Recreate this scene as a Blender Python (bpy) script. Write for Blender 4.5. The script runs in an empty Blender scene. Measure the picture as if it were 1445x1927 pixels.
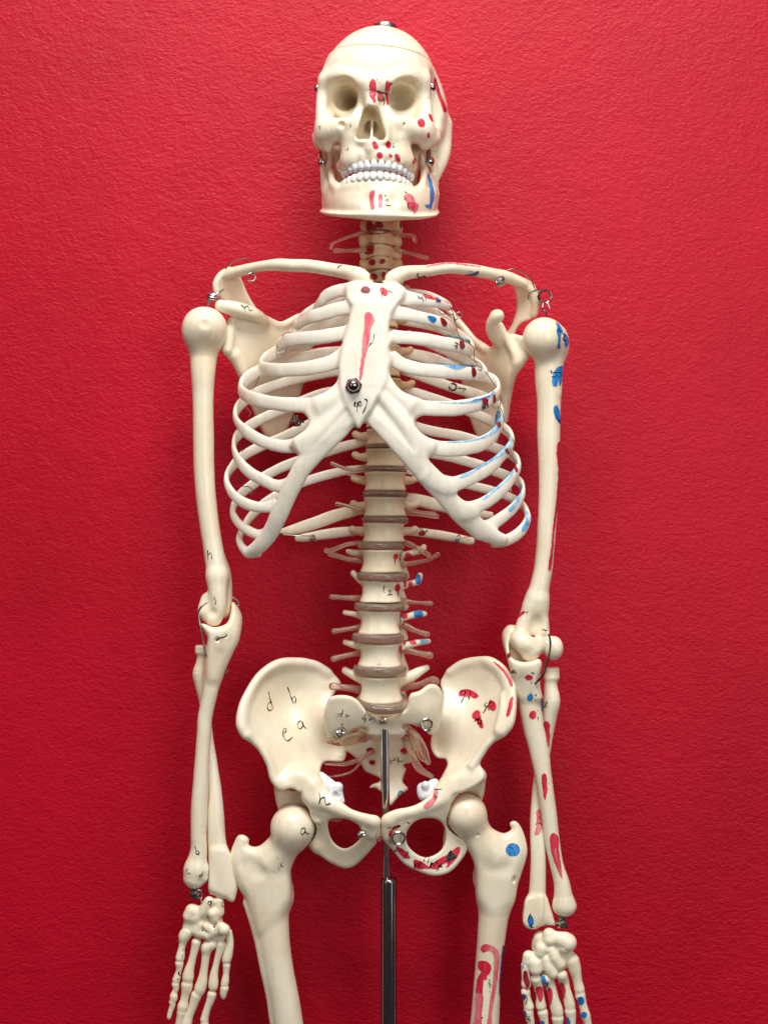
import bpy, math, random
import numpy as np
from mathutils import Vector, Matrix
from mathutils.bvhtree import BVHTree

# ------------------------------------------------------------------ camera, light, exposure
S = 0.0003            # metres per modelling unit (one unit = one pixel of the photo at the spine's distance)
D = 2600.0            # camera distance in units
CU, CV = 722.5, 963.5
ZC = 1.25             # camera height, metres
scene = bpy.context.scene
COL = scene.collection
cam_d = bpy.data.cameras.new('camera')
cam = bpy.data.objects.new('camera', cam_d); COL.objects.link(cam)
cam.location = (0, -D*S, ZC); cam.rotation_euler = (math.radians(90), 0, 0)
cam_d.sensor_fit = 'HORIZONTAL'; cam_d.sensor_width = 36
cam_d.lens = 36*D/1445.0
cam_d.clip_start = 0.01; cam_d.clip_end = 50
scene.camera = cam

WORLD = (0.02, 0.17, 1.2)
world = bpy.data.worlds.new('World'); scene.world = world; world.use_nodes = True
wn = world.node_tree.nodes; bg = wn['Background']
# a dim room: darker floor, paler ceiling, two bright patches added behind the camera for reflections in the chrome
_l = world.node_tree.links
_tc = wn.new('ShaderNodeTexCoord'); _sx = wn.new('ShaderNodeSeparateXYZ'); _l.new(_tc.outputs['Generated'], _sx.inputs[0])
def _box(out, c, w):
    a = wn.new('ShaderNodeMath'); a.operation = 'SUBTRACT'; a.inputs[1].default_value = c; _l.new(out, a.inputs[0])
    b = wn.new('ShaderNodeMath'); b.operation = 'ABSOLUTE'; _l.new(a.outputs[0], b.inputs[0])
    d = wn.new('ShaderNodeMath'); d.operation = 'LESS_THAN'; d.inputs[1].default_value = w; _l.new(b.outputs[0], d.inputs[0]); return d.outputs[0]
def _mul(a, b):
    m = wn.new('ShaderNodeMath'); m.operation = 'MULTIPLY'; _l.new(a, m.inputs[0])
    if hasattr(b, 'links'): _l.new(b, m.inputs[1])
    else: m.inputs[1].default_value = b
    return m.outputs[0]
def _add(a, b):
    m = wn.new('ShaderNodeMath'); m.operation = 'ADD'; _l.new(a, m.inputs[0]); _l.new(b, m.inputs[1]); return m.outputs[0]
_rp = wn.new('ShaderNodeValToRGB'); _l.new(_sx.outputs['Z'], _rp.inputs[0])
_mr = wn.new('ShaderNodeMapRange'); _mr.inputs['From Min'].default_value = -0.6; _mr.inputs['From Max'].default_value = 0.9
_mr.inputs['To Min'].default_value = WORLD[0]; _mr.inputs['To Max'].default_value = WORLD[1]; _l.new(_sx.outputs['Z'], _mr.inputs['Value'])
_w1 = _mul(_mul(_box(_sx.outputs['X'], -0.62, 0.13), _box(_sx.outputs['Z'], 0.18, 0.30)), WORLD[2]); _w2 = _mul(_mul(_box(_sx.outputs['X'], 0.70, 0.07), _box(_sx.outputs['Z'], 0.15, 0.35)), WORLD[2])
_l.new(_add(_mr.outputs[0], _add(_w1, _w2)), bg.inputs[1]); bg.inputs[0].default_value = (1.0, 0.97, 0.93, 1)
wn.remove(_rp)

def area(name, loc, target, sx, sy, power, color=(1, 1, 1)):
    l = bpy.data.lights.new(name, 'AREA'); l.shape = 'ELLIPSE'; l.size = sx; l.size_y = sy
    l.energy = power; l.color = color
    o = bpy.data.objects.new(name, l); COL.objects.link(o); o.location = loc
    v = Vector(target) - Vector(loc); o.rotation_euler = v.to_track_quat('-Z', 'Y').to_euler()
    return o
area('ceiling_light', (0.0, -0.66, ZC+1.05), (0, 0.03, ZC+0.02), 1.0, 0.5, 19.6, (1.0, 0.985, 0.95))
area('front_fill_light', (0.45, -1.1, ZC+0.15), (0, 0.0, ZC-0.16), 0.5, 0.6, 3.2, (0.97, 0.98, 1.0))  # unseen soft fill from the front, brightens the lower bones
vs = scene.view_settings
vs.view_transform = 'Standard'; vs.look = 'None'; vs.gamma = 1.0; vs.exposure = 0.0; vs.use_curve_mapping = False
scene.cycles.max_bounces = 8

# ------------------------------------------------------------------ coordinates
def P(u, v, d=0.0):
    k = (D-d)/D
    return np.array([(u-CU)*k, -d, (CV-v)*k])
def kf(d): return (D-d)/D
ROOT = np.array([0.0, 0.0, 0.0])

def Z(ox, oy, s):
    """reader for coordinates measured in an enlarged crop: (x, y) and optional sizes"""
    def f(*pts):
        return [tuple([ox+p[0]/s, oy+p[1]/s] + [q/s for q in p[2:]]) for p in pts]
    return f
K = Z(560, 30, 4.516)
A2 = Z(320, 400, 3.44); A3 = Z(700, 400, 3.44); A4 = Z(400, 760, 4.25); A5 = Z(700, 760, 4.25)
B1 = Z(580, 1000, 4.817); B2 = Z(420, 1220, 4.378); B3 = Z(700, 1220, 4.378)
B4 = Z(340, 1080, 6.02); B5 = Z(920, 1080, 5.352); B6 = Z(300, 1580, 5.554); B7 = Z(860, 1580, 5.352)
B8 = Z(300, 540, 5.354); C8 = Z(980, 560, 3.322); C6 = Z(980, 1380, 5.667); N1 = Z(600, 400, 6.568); SC = Z(590, 1290, 5.558)
ST = Z(480, 560, 3.01)

def catmull(pts, step=6.0, closed=False):
    p = np.array(pts, float)
    n = len(p)
    if n < 3 and not closed:
        m = max(2, int(np.linalg.norm((p[-1]-p[0])[:3])/step)+1)
        return p[0] + (p[-1]-p[0])*np.linspace(0, 1, m)[:, None]
    out = []
    rng = range(n) if closed else range(n-1)
    for i in rng:
        if closed: a, b, c, e = p[(i-1) % n], p[i], p[(i+1) % n], p[(i+2) % n]
        else:
            b, c = p[i], p[i+1]
            a = p[i-1] if i > 0 else 2*b-c
            e = p[i+2] if i+2 < n else 2*c-b
        L = np.linalg.norm((c-b)[:3] if p.shape[1] > 2 else (c-b))
        m = max(1, int(L/step+0.5))
        # centripetal-ish: limit tangents so uneven spacing does not overshoot
        la = np.linalg.norm((b-a)[:2])+1e-6; le = np.linalg.norm((e-c)[:2])+1e-6; lb = np.linalg.norm((c-b)[:2])+1e-6
        t1 = (c-a)*lb/(la+lb); t2 = (e-b)*lb/(le+lb)
        for j in range(m):
            t = j/m
            out.append((2*t**3-3*t**2+1)*b + (t**3-2*t**2+t)*t1 + (-2*t**3+3*t**2)*c + (t**3-t**2)*t2)
    if not closed: out.append(p[-1])
    return np.array(out)

# ------------------------------------------------------------------ implicit modelling
def smin(a, b, k):
    if k <= 0: return np.minimum(a, b)
    h = np.maximum(k-np.abs(a-b), 0)/k
    return np.minimum(a, b) - h*h*k*0.25

class Field:
    def __init__(s, h=2.2, noise=0.5):
        s.ops = []; s.h = h; s.noise = noise
    def op(s, f, lo, hi, k=8.0, mode='u', tag=None):
        s.ops.append((f, np.array(lo, float), np.array(hi, float), k, mode, tag)); return s
    # chain of (u, v, d, w[, t]) : round, or flattened with half-width w and half-thickness t
    def chain(s, pts, k=8.0, mode='u', tag=None, step=7.0, ref=(0, 0, 1), spline=True):
        pts = [tuple(p) if len(p) == 5 else (p[0], p[1], p[2], p[3], p[3]) for p in pts]
        q = catmull(pts, step) if spline and len(pts) > 2 else np.array(pts, float)
        W = np.array([P(a[0], a[1], a[2]) for a in q]); R = np.array([(a[3]*kf(a[2]), a[4]*kf(a[2])) for a in q])
        R = np.maximum(R, 0.6)
        ref = np.array(ref, float)
        segs = []
        for i in range(len(W)-1):
            a, b = W[i], W[i+1]; L = np.linalg.norm(b-a)
            if L < 1e-3: continue
            t = (b-a)/L; w = ref-t*(ref@t); nw = np.linalg.norm(w)
            w = w/nw if nw > 1e-3 else np.array([1.0, 0, 0])
            segs.append((a, b, t, L, w, R[i], R[i+1]))
        mx = R.max(axis=1)
        ex = 0 if np.allclose(R[:, 0], R[:, 1]) else 0.6*k
        mf = mx*(1.0 if ex == 0 else 1.5)+ex
        lo = (W-mf[:, None]).min(0); hi = (W+mf[:, None]).max(0)
        def f(X, Y, Zz, o, h, k=k):
            V = np.full(X.shape[:1]+Y.shape[1:2]+Zz.shape[2:], 60.0, np.float32)
            n = V.shape
            for a, b, t, L, w, r0, r1 in segs:
                m = max(r0.max(), r1.max())*(1.5 if ex else 1)+ex+k+3*h
                i0 = np.clip(np.floor((np.minimum(a, b)-m-o)/h).astype(int), 0, n); i1 = np.clip(np.ceil((np.maximum(a, b)+m-o)/h).astype(int)+1, 0, n)
                if (i1 <= i0).any(): continue
                sl = tuple(slice(i0[c], i1[c]) for c in range(3))
                x = X[sl[0], :, :]-a[0]; y = Y[:, sl[1], :]-a[1]; z = Zz[:, :, sl[2]]-a[2]
                sp = np.clip((x*t[0]+y*t[1]+z*t[2])/L, 0, 1)
                rx = x-sp*(L*t[0]); ry = y-sp*(L*t[1]); rz = z-sp*(L*t[2])
                rw = r0[0]+(r1[0]-r0[0])*sp; rt = r0[1]+(r1[1]-r0[1])*sp
                d2 = rx*rx+ry*ry+rz*rz
                if abs(r0[0]-r0[1]) < 1e-4 and abs(r1[0]-r1[1]) < 1e-4:
                    val = np.sqrt(d2)-rw
                else:
                    a1 = rx*w[0]+ry*w[1]+rz*w[2]; a2 = np.maximum(d2-a1*a1, 0)
                    k0 = np.sqrt(a1*a1/(rw*rw)+a2/(rt*rt)); k1 = np.sqrt(a1*a1/rw**4+a2/rt**4)+1e-6
                    val = k0*(k0-1)/k1
                V[sl] = np.minimum(V[sl], val)
            return V
        return s.op(f, lo, hi, k, mode, tag)
    def ball(s, u, v, d, r, k=8.0, mode='u', tag=None):
        """ellipsoid: r = radius or (across, up, deep)"""
        if not hasattr(r, '__len__'): r = (r, r, r)
        c = P(u, v, d); q = kf(d); rr = np.array([r[0]*q, r[2]*q, r[1]*q])
        def f(X, Y, Zz, o, h):
            x = X-c[0]; y = Y-c[1]; z = Zz-c[2]
            k0 = np.sqrt((x/rr[0])**2+(y/rr[1])**2+(z/rr[2])**2); k1 = np.sqrt((x/rr[0]**2)**2+(y/rr[1]**2)**2+(z/rr[2]**2)**2)+1e-6
            return k0*(k0-1)/k1
        return s.op(f, c-rr, c+rr, k, mode, tag)
    def body(s, u, v, d, rx, ry, h2, waist=0.1, rnd=3.0, tilt=0.0, k=5.0, mode='u', tag=None, roll=0.0):
        """vertebral body / disc: upright drum with a waist"""
        c = P(u, v, d); q = kf(d); rx *= q; ry *= q; h2 *= q
        ct, st = math.cos(tilt), math.sin(tilt); cr, sr = math.cos(roll), math.sin(roll)
        m = math.hypot(max(rx, ry)*1.1, h2)
        def f(X, Y, Zz, o, h):
            x = X-c[0]; y0 = Y-c[1]; z0 = Zz-c[2]
            y = y0*ct-z0*st; z1 = y0*st+z0*ct
            xx = x*cr-z1*sr; z = x*sr+z1*cr
            prof = 1-waist*np.clip(1-(z/h2)**2, 0, 1)
            a = (np.sqrt((xx/rx)**2+(y/ry)**2)-prof)*min(rx, ry)
            b = np.abs(z)-h2
            return np.sqrt(np.maximum(a+rnd, 0)**2+np.maximum(b+rnd, 0)**2)+np.minimum(np.maximum(a+rnd, b+rnd), 0)-rnd
        return s.op(f, c-m, c+m, k, mode, tag)
    def plate(s, poly, dep, t=6.0, rnd=None, holes=(), k=8.0, mode='u', tag=None, smooth=True, step=4.0):
        """sheet with a drawn outline; dep = [(u, v, d[, t])...] bends and thickens it in depth"""
        pl = catmull(poly, step, True) if smooth else np.array(poly, float)
        hs = [catmull(hh, step, True) for hh in holes]
        g = 2.0
        u0, v0 = pl.min(0)-24; u1, v1 = pl.max(0)+24
        us = np.arange(u0, u1+g, g); vv = np.arange(v0, v1+g, g)
        UU, VV = np.meshgrid(us, vv, indexing='ij')
        def psd(pg):
            dmin = np.full(UU.shape, 1e9); ins = np.zeros(UU.shape, bool)
            n = len(pg)
            for i in range(n):
                a = pg[i]; b = pg[(i+1) % n]; e = b-a; wx = UU-a[0]; wy = VV-a[1]
                tt = np.clip((wx*e[0]+wy*e[1])/(e@e+1e-9), 0, 1)
                dmin = np.minimum(dmin, (wx-tt*e[0])**2+(wy-tt*e[1])**2)
                if abs(e[1]) > 1e-9:
                    c1 = (a[1] > VV) != (b[1] > VV)
                    ins ^= c1 & (UU < e[0]*(VV-a[1])/e[1]+a[0])
            return np.where(ins, -1, 1)*np.sqrt(dmin)
        sd = psd(pl)
        for hh in hs: sd = np.maximum(sd, -psd(hh))
        dp = np.array([tuple(q[:3]) for q in dep], float)
        tv = np.array([q[3] if len(q) > 3 else t for q in dep], float)
        def rbf(vals):
            n = len(dp)
            if n < 3: return np.full(UU.shape, vals.mean())
            c = dp[:, :2]/100.0
            r = np.linalg.norm(c[:, None]-c[None], axis=2)
            A = np.zeros((n+3, n+3)); A[:n, :n] = r*r*np.log(r+1e-9) + np.eye(n)*0.01
            A[:n, n] = 1; A[:n, n+1:] = c; A[n, :n] = 1; A[n+1:, :n] = c.T
            w = np.linalg.lstsq(A, np.concatenate([vals, [0, 0, 0]]), rcond=None)[0]
            o = w[n]+w[n+1]*UU/100+w[n+2]*VV/100
            for i in range(n):
                r = np.hypot(UU/100-c[i, 0], VV/100-c[i, 1]); o = o+w[i]*r*r*np.log(r+1e-9)
            return o
        d0 = np.clip(rbf(dp[:, 2]), dp[:, 2].min()-12, dp[:, 2].max()+12); tt = np.clip(rbf(tv), tv.min(), tv.max())
        gx, gy = np.gradient(d0, g); slope = np.sqrt(1+np.minimum(gx**2+gy**2, 9))
        cs = [P(a, b, c) for a in (u0, u1) for b in (v0, v1) for c in (d0.min()-tt.max()*2, d0.max()+tt.max()*2)]
        lo = np.min(cs, 0); hi = np.max(cs, 0)
        def samp(A, x, y):
            x = np.clip(x, 0, A.shape[0]-1.001); y = np.clip(y, 0, A.shape[1]-1.001)
            i = x.astype(np.int32); j = y.astype(np.int32); fx = x-i; fy = y-j
            return A[i, j]*(1-fx)*(1-fy)+A[i+1, j]*fx*(1-fy)+A[i, j+1]*(1-fx)*fy+A[i+1, j+1]*fx*fy
        sd32, d32, t32, s32 = [a.astype(np.float32) for a in (sd, d0, tt, slope)]
        def f(X, Y, Zz, o, h):
            q = D/(D+Y)
            x = (X*q+CU-u0)/g+0*Zz; y = (CV-Zz*q-v0)/g+0*X
            a = samp(sd32, x, y); dd = samp(d32, x, y); th = samp(t32, x, y); sl = samp(s32, x, y)
            b = np.abs(-Y-dd)/sl-th
            r = np.minimum(th, rnd) if rnd is not None else th
            return np.sqrt(np.maximum(a+r, 0)**2+np.maximum(b+r, 0)**2)+np.minimum(np.maximum(a+r, b+r), 0)-r
        return s.op(f, lo, hi, k, mode, tag)
    def half(s, u, v, d, n, k=1.0, tag=None):
        """keep only the side the normal points away from"""
        c = P(u, v, d); n = np.array(n, float); n /= np.linalg.norm(n)
        def f(X, Y, Zz, o, h): return (X-c[0])*n[0]+(Y-c[1])*n[1]+(Zz-c[2])*n[2]
        return s.op(f, (-1e9,)*3, (1e9,)*3, k, 'i', tag)
    def build(s, labels=False):
        h = s.h
        us = [o for o in s.ops if o[4] == 'u']
        lo = np.min([o[1] for o in us], 0)-3*h-4; hi = np.max([o[2] for o in us], 0)+3*h+4
        n = np.ceil((hi-lo)/h).astype(int)+1
        ax = [lo[c]+h*np.arange(n[c]) for c in range(3)]
        G = np.full(n, 40.0, np.float32)
        M = np.full(n, 40.0, np.float32) if labels else None
        Lb = np.full(n, -1, np.int16) if labels else None
        tags = []
        for f, l, u, k, mode, tag in s.ops:
            m = k+3*h+2
            i0 = np.clip(np.floor((l-m-lo)/h), 0, n).astype(int); i1 = np.clip(np.ceil((u+m-lo)/h)+1, 0, n).astype(int)
            if (i1 <= i0).any(): continue
            sl = tuple(slice(i0[c], i1[c]) for c in range(3))
            X = ax[0][sl[0]][:, None, None].astype(np.float32); Y = ax[1][sl[1]][None, :, None].astype(np.float32); Zz = ax[2][sl[2]][None, None, :].astype(np.float32)
            V = f(X, Y, Zz, np.array([ax[c][i0[c]] for c in range(3)]), h)
            g = G[sl]
            if mode == 'u':
                G[sl] = smin(g, V, k)
                if labels:
                    if tag not in tags: tags.append(tag)
                    mm = M[sl]; c = V < mm
                    Lb[sl] = np.where(c, tags.index(tag), Lb[sl]); M[sl] = np.minimum(mm, V)
            elif mode == 's': G[sl] = -smin(-g, V, k)
            else: G[sl] = -smin(-g, -V, k)
        if s.noise:
            for cell, amp in ((26.0, 1.5), (11.0, 0.9)):
                rg = np.random.default_rng(int(abs(lo[0]*3+lo[2]*7)) % 9973)
                Ws = []; gs = []
                for c in range(3):
                    t = (ax[c]-lo[c])/(cell*(1.7 if c == 2 else 1)); i = np.floor(t).astype(int); fr = t-i; m_ = i.max()+4; gs.append(m_)
                    Wm = np.zeros((len(t), m_), np.float32); r_ = np.arange(len(t))
                    for j, b_ in enumerate(((1-fr)**3/6, (3*fr**3-6*fr**2+4)/6, (-3*fr**3+3*fr**2+3*fr+1)/6, fr**3/6)): Wm[r_, i+j] += b_
                    Ws.append(Wm)
                Rn = rg.uniform(-1, 1, gs).astype(np.float32)
                Rn = np.tensordot(Ws[0], Rn, (1, 0)); Rn = np.tensordot(Ws[1], Rn, (1, 1)).transpose(1, 0, 2); Rn = np.tensordot(Rn, Ws[2], (2, 1))
                G += Rn*(s.noise*amp*1.35)
        G[0] = G[-1] = 9; G[:, 0] = G[:, -1] = 9; G[:, :, 0] = G[:, :, -1] = 9
        # surface nets
        ins = G < 0
        c8 = [ins[a:n[0]-1+a, b:n[1]-1+b, c:n[2]-1+c] for a in (0, 1) for b in (0, 1) for c in (0, 1)]
        cnt = sum(x.astype(np.int8) for x in c8)
        act = (cnt > 0) & (cnt < 8)
        I = np.argwhere(act)
        idx = np.full(act.shape, -1, np.int32); idx[act] = np.arange(len(I))
        acc = np.zeros((len(I), 3)); num = np.zeros(len(I))
        cor = [(a, b, c) for a in (0, 1) for b in (0, 1) for c in (0, 1)]
        val = {c: G[I[:, 0]+c[0], I[:, 1]+c[1], I[:, 2]+c[2]].astype(float) for c in cor}
        for a in cor:
            for axn in range(3):
                if a[axn]: continue
                b = list(a); b[axn] = 1; b = tuple(b)
                va, vb = val[a], val[b]; x = (va < 0) != (vb < 0)
                t = np.where(x, va/np.where(va-vb == 0, 1, va-vb), 0)
                p = np.array(a, float)+t[:, None]*(np.array(b)-np.array(a))
                acc[x] += p[x]; num[x] += 1
        loc = acc/num[:, None]
        # gradient at the vertices (trilinear) and one correction step
        def grad(I, loc):
            fx, fy, fz = loc.T
            ws = {c: np.abs(1-c[0]-fx)*0 + (fx if c[0] else 1-fx)*(fy if c[1] else 1-fy)*(fz if c[2] else 1-fz) for c in cor}
            g = np.zeros((len(I), 3))
            for c in cor:
                q = I+np.array(c); q0 = np.maximum(q-1, 0); q1 = np.minimum(q+1, n-1)
                gg = np.stack([G[q1[:, 0], q[:, 1], q[:, 2]]-G[q0[:, 0], q[:, 1], q[:, 2]],
                               G[q[:, 0], q1[:, 1], q[:, 2]]-G[q[:, 0], q0[:, 1], q[:, 2]],
                               G[q[:, 0], q[:, 1], q1[:, 2]]-G[q[:, 0], q[:, 1], q0[:, 2]]], 1)
                g += gg*ws[c][:, None]
            return g
        g = grad(I, loc); N = g/(np.linalg.norm(g, axis=1)[:, None]+1e-9)
        Vt = lo+h*(I+loc)
        F = []
        for axn in range(3):
            o1, o2 = (axn+1) % 3, (axn+2) % 3
            sa = [slice(1, n[c]-1) for c in range(3)]; sb = list(sa)
            sa[axn] = slice(0, n[axn]-1); sb[axn] = slice(1, n[axn])
            A = ins[tuple(sa)]; B = ins[tuple(sb)]
            e = np.argwhere(A != B); 
            off = [1, 1, 1]; off[axn] = 0
            e = e+np.array(off); sgn = ins[tuple(e.T)]
            d1 = np.zeros(3, int); d1[o1] = 1; d2 = np.zeros(3, int); d2[o2] = 1
            q = np.stack([idx[tuple((e-d1-d2).T)], idx[tuple((e-d2).T)], idx[tuple(e.T)], idx[tuple((e-d1).T)]], 1)
            q[~sgn] = q[~sgn][:, ::-1]
            F.append(q)
        F = np.concatenate(F)
        F = F[(F >= 0).all(1)]
        if not labels: return Vt, F, N
        vl = Lb[I[:, 0], I[:, 1], I[:, 2]]
        fl = vl[F[:, 0]]
        out = {}
        for ti, t in enumerate(tags):
            ff = F[fl == ti]
            if len(ff) == 0: continue
            us_, inv = np.unique(ff, return_inverse=True)
            out[t] = (Vt[us_], inv.reshape(ff.shape), N[us_])
        return out

# ------------------------------------------------------------------ object bookkeeping
ITEMS = []      # dict(name, V, F, N, mat, parent, label, ink)
def item(name, geo, mat, parent=None, label=None, inkable=True):
    it = dict(name=name, V=np.asarray(geo[0], float), F=geo[1], N=geo[2] if len(geo) > 2 else None, mat=mat, parent=parent, label=label, inkable=inkable, ink=[])
    ITEMS.append(it); return it
def bone(name, F, mat='bone', parent=None, label=None, inkable=True):
    return item(name, F.build(), mat, parent, label, inkable)

# ------------------------------------------------------------------ direct meshes
def tube(pts, r, seg=8, step=3.0, spline=True, closed=False, world=False):
    """round wire along (u, v, d) points; r a number or one per point"""
    rr = r if hasattr(r, '__len__') else [r]*len(pts)
    q = [tuple(p)+(ri,) for p, ri in zip(pts, rr)]
    q = catmull(q, step, closed) if spline else np.array(q, float)
    W = q[:, :3] if world else np.array([P(a[0], a[1], a[2]) for a in q])
    R = q[:, 3]*(1 if world else 1)
    n = len(W); V = []; F = []
    up = None
    for i in range(n):
        a = W[(i-1) % n] if closed or i > 0 else W[0]; b = W[(i+1) % n] if closed or i < n-1 else W[-1]
        t = b-a; t = t/(np.linalg.norm(t)+1e-9)
        if up is None:
            up = np.cross(t, (0.3, 1, 0.2)); up /= np.linalg.norm(up)
        up = up-t*(up@t); up /= np.linalg.norm(up)+1e-9
        s = np.cross(t, up)
        for j in range(seg):
            an = 2*math.pi*j/seg
            V.append(W[i]+R[i]*(math.cos(an)*up+math.sin(an)*s))
    m = n if closed else n-1
    for i in range(m):
        for j in range(seg):
            F.append((i*seg+j, i*seg+(j+1) % seg, ((i+1) % n)*seg+(j+1) % seg, ((i+1) % n)*seg+j))
    if not closed:
        V.append(W[0]); V.append(W[-1])
        for j in range(seg):
            F.append((len(V)-2, (j+1) % seg, j)); F.append((len(V)-1, (n-1)*seg+j, (n-1)*seg+(j+1) % seg))
    return np.array(V), F
def merge(*gs):
    V = []; F = []; o = 0
    for g in gs:
        V.append(np.asarray(g[0])); F += [tuple(int(i)+o for i in f) for f in g[1]]; o += len(g[0])
    return np.concatenate(V), F
def coil(u, v, d, R, r, turns=2.0, axis=(0, -1, 0), pitch=None, seg=8, ends=()):
    """little wire coil about an axis; ends = extra (u,v,d) points appended after the last turn"""
    c = P(u, v, d); ax = np.array(axis, float); ax /= np.linalg.norm(ax)
    e1 = np.cross(ax, (0.1, 0.2, 1.0)); e1 /= np.linalg.norm(e1); e2 = np.cross(ax, e1)
    pitch = pitch or 2.1*r
    n = int(turns*18); pts = []
    for i in range(n+1):
        a = 2*math.pi*i/18
        pts.append(tuple(c+R*(math.cos(a)*e1+math.sin(a)*e2)+ax*(pitch*(i/18-turns/2))))
    pts += [tuple(P(*e)) for e in ends]
    return tube(pts, r, seg, step=100, spline=False, world=True)
def lathe(u, v, d, prof, axis=(0, -1, 0), seg=24, rot0=0.0):
    """prof = [(radius, along-axis)...] turned about the axis"""
    c = P(u, v, d); ax = np.array(axis, float); ax /= np.linalg.norm(ax)
    e1 = np.cross(ax, (0.1, 0.2, 1.0)); e1 /= np.linalg.norm(e1); e2 = np.cross(ax, e1)
    V = []; F = []
    for r, z in prof:
        for j in range(seg):
            a = rot0+2*math.pi*j/seg
            V.append(c+ax*z+r*(math.cos(a)*e1+math.sin(a)*e2))
    for i in range(len(prof)-1):
        for j in range(seg):
            F.append((i*seg+j, (i+1)*seg+j, (i+1)*seg+(j+1) % seg, i*seg+(j+1) % seg))
    F.append(tuple(range(seg))); F.append(tuple((len(prof)-1)*seg+j for j in reversed(range(seg))))
    return np.array(V), F
# ------------------------------------------------------------------ materials
MATS = {}
def mat(name):
    m = bpy.data.materials.new(name); m.use_nodes = True; nt = m.node_tree
    MATS[name] = m
    return m, nt.nodes, nt.links, nt.nodes['Principled BSDF']
def noise(n, l, coord, scale, detail=3, rough=0.5, dist=0.0):
    t = n.new('ShaderNodeTexNoise'); t.inputs['Scale'].default_value = scale; t.inputs['Detail'].default_value = detail
    t.inputs['Roughness'].default_value = rough; t.inputs['Distortion'].default_value = dist
    l.new(coord, t.inputs['Vector']); return t
def ramp(n, l, src, stops):
    r = n.new('ShaderNodeValToRGB'); l.new(src, r.inputs[0])
    e = r.color_ramp.elements
    e[0].position, e[0].color = stops[0][0], stops[0][1]+(1,)
    e[1].position, e[1].color = stops[-1][0], stops[-1][1]+(1,)
    for p, c in stops[1:-1]:
        q = e.new(p); q.color = c+(1,)
    return r
def bone_like(name, cols, rough=0.33, sss=0.12, bump=0.10, spec=0.5, coat=0.0):
    m, n, l, b = mat(name)
    tc = n.new('ShaderNodeTexCoord')
    t = noise(n, l, tc.outputs['Object'], 28, 4, 0.55)
    r = ramp(n, l, t.outputs['Fac'], [(0.3, cols[0]), (0.55, cols[1]), (0.75, cols[2])])
    # faint grey grime in the grain of the plastic
    mp = n.new('ShaderNodeMapping'); mp.inputs['Scale'].default_value = (260, 260, 45); l.new(tc.outputs['Object'], mp.inputs['Vector'])
    g = noise(n, l, mp.outputs['Vector'], 1.0, 5, 0.65)
    gr = ramp(n, l, g.outputs['Fac'], [(0.53, (1, 1, 1)), (0.72, (0.74, 0.71, 0.66))])
    mx = n.new('ShaderNodeMixRGB'); mx.blend_type = 'MULTIPLY'; mx.inputs[0].default_value = 0.42
    l.new(r.outputs[0], mx.inputs[1]); l.new(gr.outputs[0], mx.inputs[2])
    l.new(mx.outputs[0], b.inputs['Base Color'])
    b.inputs['Roughness'].default_value = rough
    rr = n.new('ShaderNodeMapRange'); rr.inputs['To Min'].default_value = rough-0.08; rr.inputs['To Max'].default_value = rough+0.14
    t2 = noise(n, l, tc.outputs['Object'], 160, 3); l.new(t2.outputs['Fac'], rr.inputs['Value']); l.new(rr.outputs[0], b.inputs['Roughness'])
    b.inputs['Specular IOR Level'].default_value = spec
    b.inputs['Coat Weight'].default_value = coat; b.inputs['Coat Roughness'].default_value = 0.15
    if sss:
        b.inputs['Subsurface Weight'].default_value = sss
        b.inputs['Subsurface Radius'].default_value = (1.0, 0.6, 0.4); b.inputs['Subsurface Scale'].default_value = 0.009
    t3 = noise(n, l, tc.outputs['Object'], 300, 3, 0.6); t4 = noise(n, l, tc.outputs['Object'], 1100, 2, 0.5)
    ad = n.new('ShaderNodeMath'); ad.operation = 'MULTIPLY_ADD'; ad.inputs[1].default_value = 0.35
    l.new(t4.outputs['Fac'], ad.inputs[0]); l.new(t3.outputs['Fac'], ad.inputs[2])
    bp = n.new('ShaderNodeBump'); bp.inputs['Strength'].default_value = bump; bp.inputs['Distance'].default_value = 0.0012
    l.new(ad.outputs[0], bp.inputs['Height']); l.new(bp.outputs[0], b.inputs['Normal'])
    return m
bone_like('bone', [(0.86, 0.72, 0.51), (0.91, 0.805, 0.615), (0.93, 0.85, 0.69)], rough=0.26, sss=0.08)
bone_like('bone_white', [(0.88, 0.795, 0.65), (0.92, 0.85, 0.72), (0.94, 0.885, 0.775)], rough=0.24, sss=0.08)
bone_like('bone_shaded', [(0.60, 0.40, 0.21), (0.68, 0.48, 0.27), (0.74, 0.56, 0.35)], rough=0.36, sss=0.1)  # neck and upper spine: their shade is put into this darker base colour
bone_like('bone_half_shaded', [(0.74, 0.58, 0.37), (0.80, 0.66, 0.45), (0.84, 0.72, 0.52)], rough=0.34, sss=0.1)  # milder step of the painted shade, easing down to the lumbar bones
bone_like('tooth', [(0.70, 0.70, 0.70), (0.76, 0.76, 0.77), (0.80, 0.80, 0.82)], rough=0.28, sss=0.05)
bone_like('lower_tooth', [(0.74, 0.72, 0.65), (0.80, 0.78, 0.72), (0.84, 0.82, 0.77)], rough=0.28, sss=0.05)
bone_like('putty', [(0.72, 0.74, 0.78), (0.80, 0.82, 0.86), (0.84, 0.86, 0.88)], rough=0.5, sss=0.0, bump=0.5)
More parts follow.
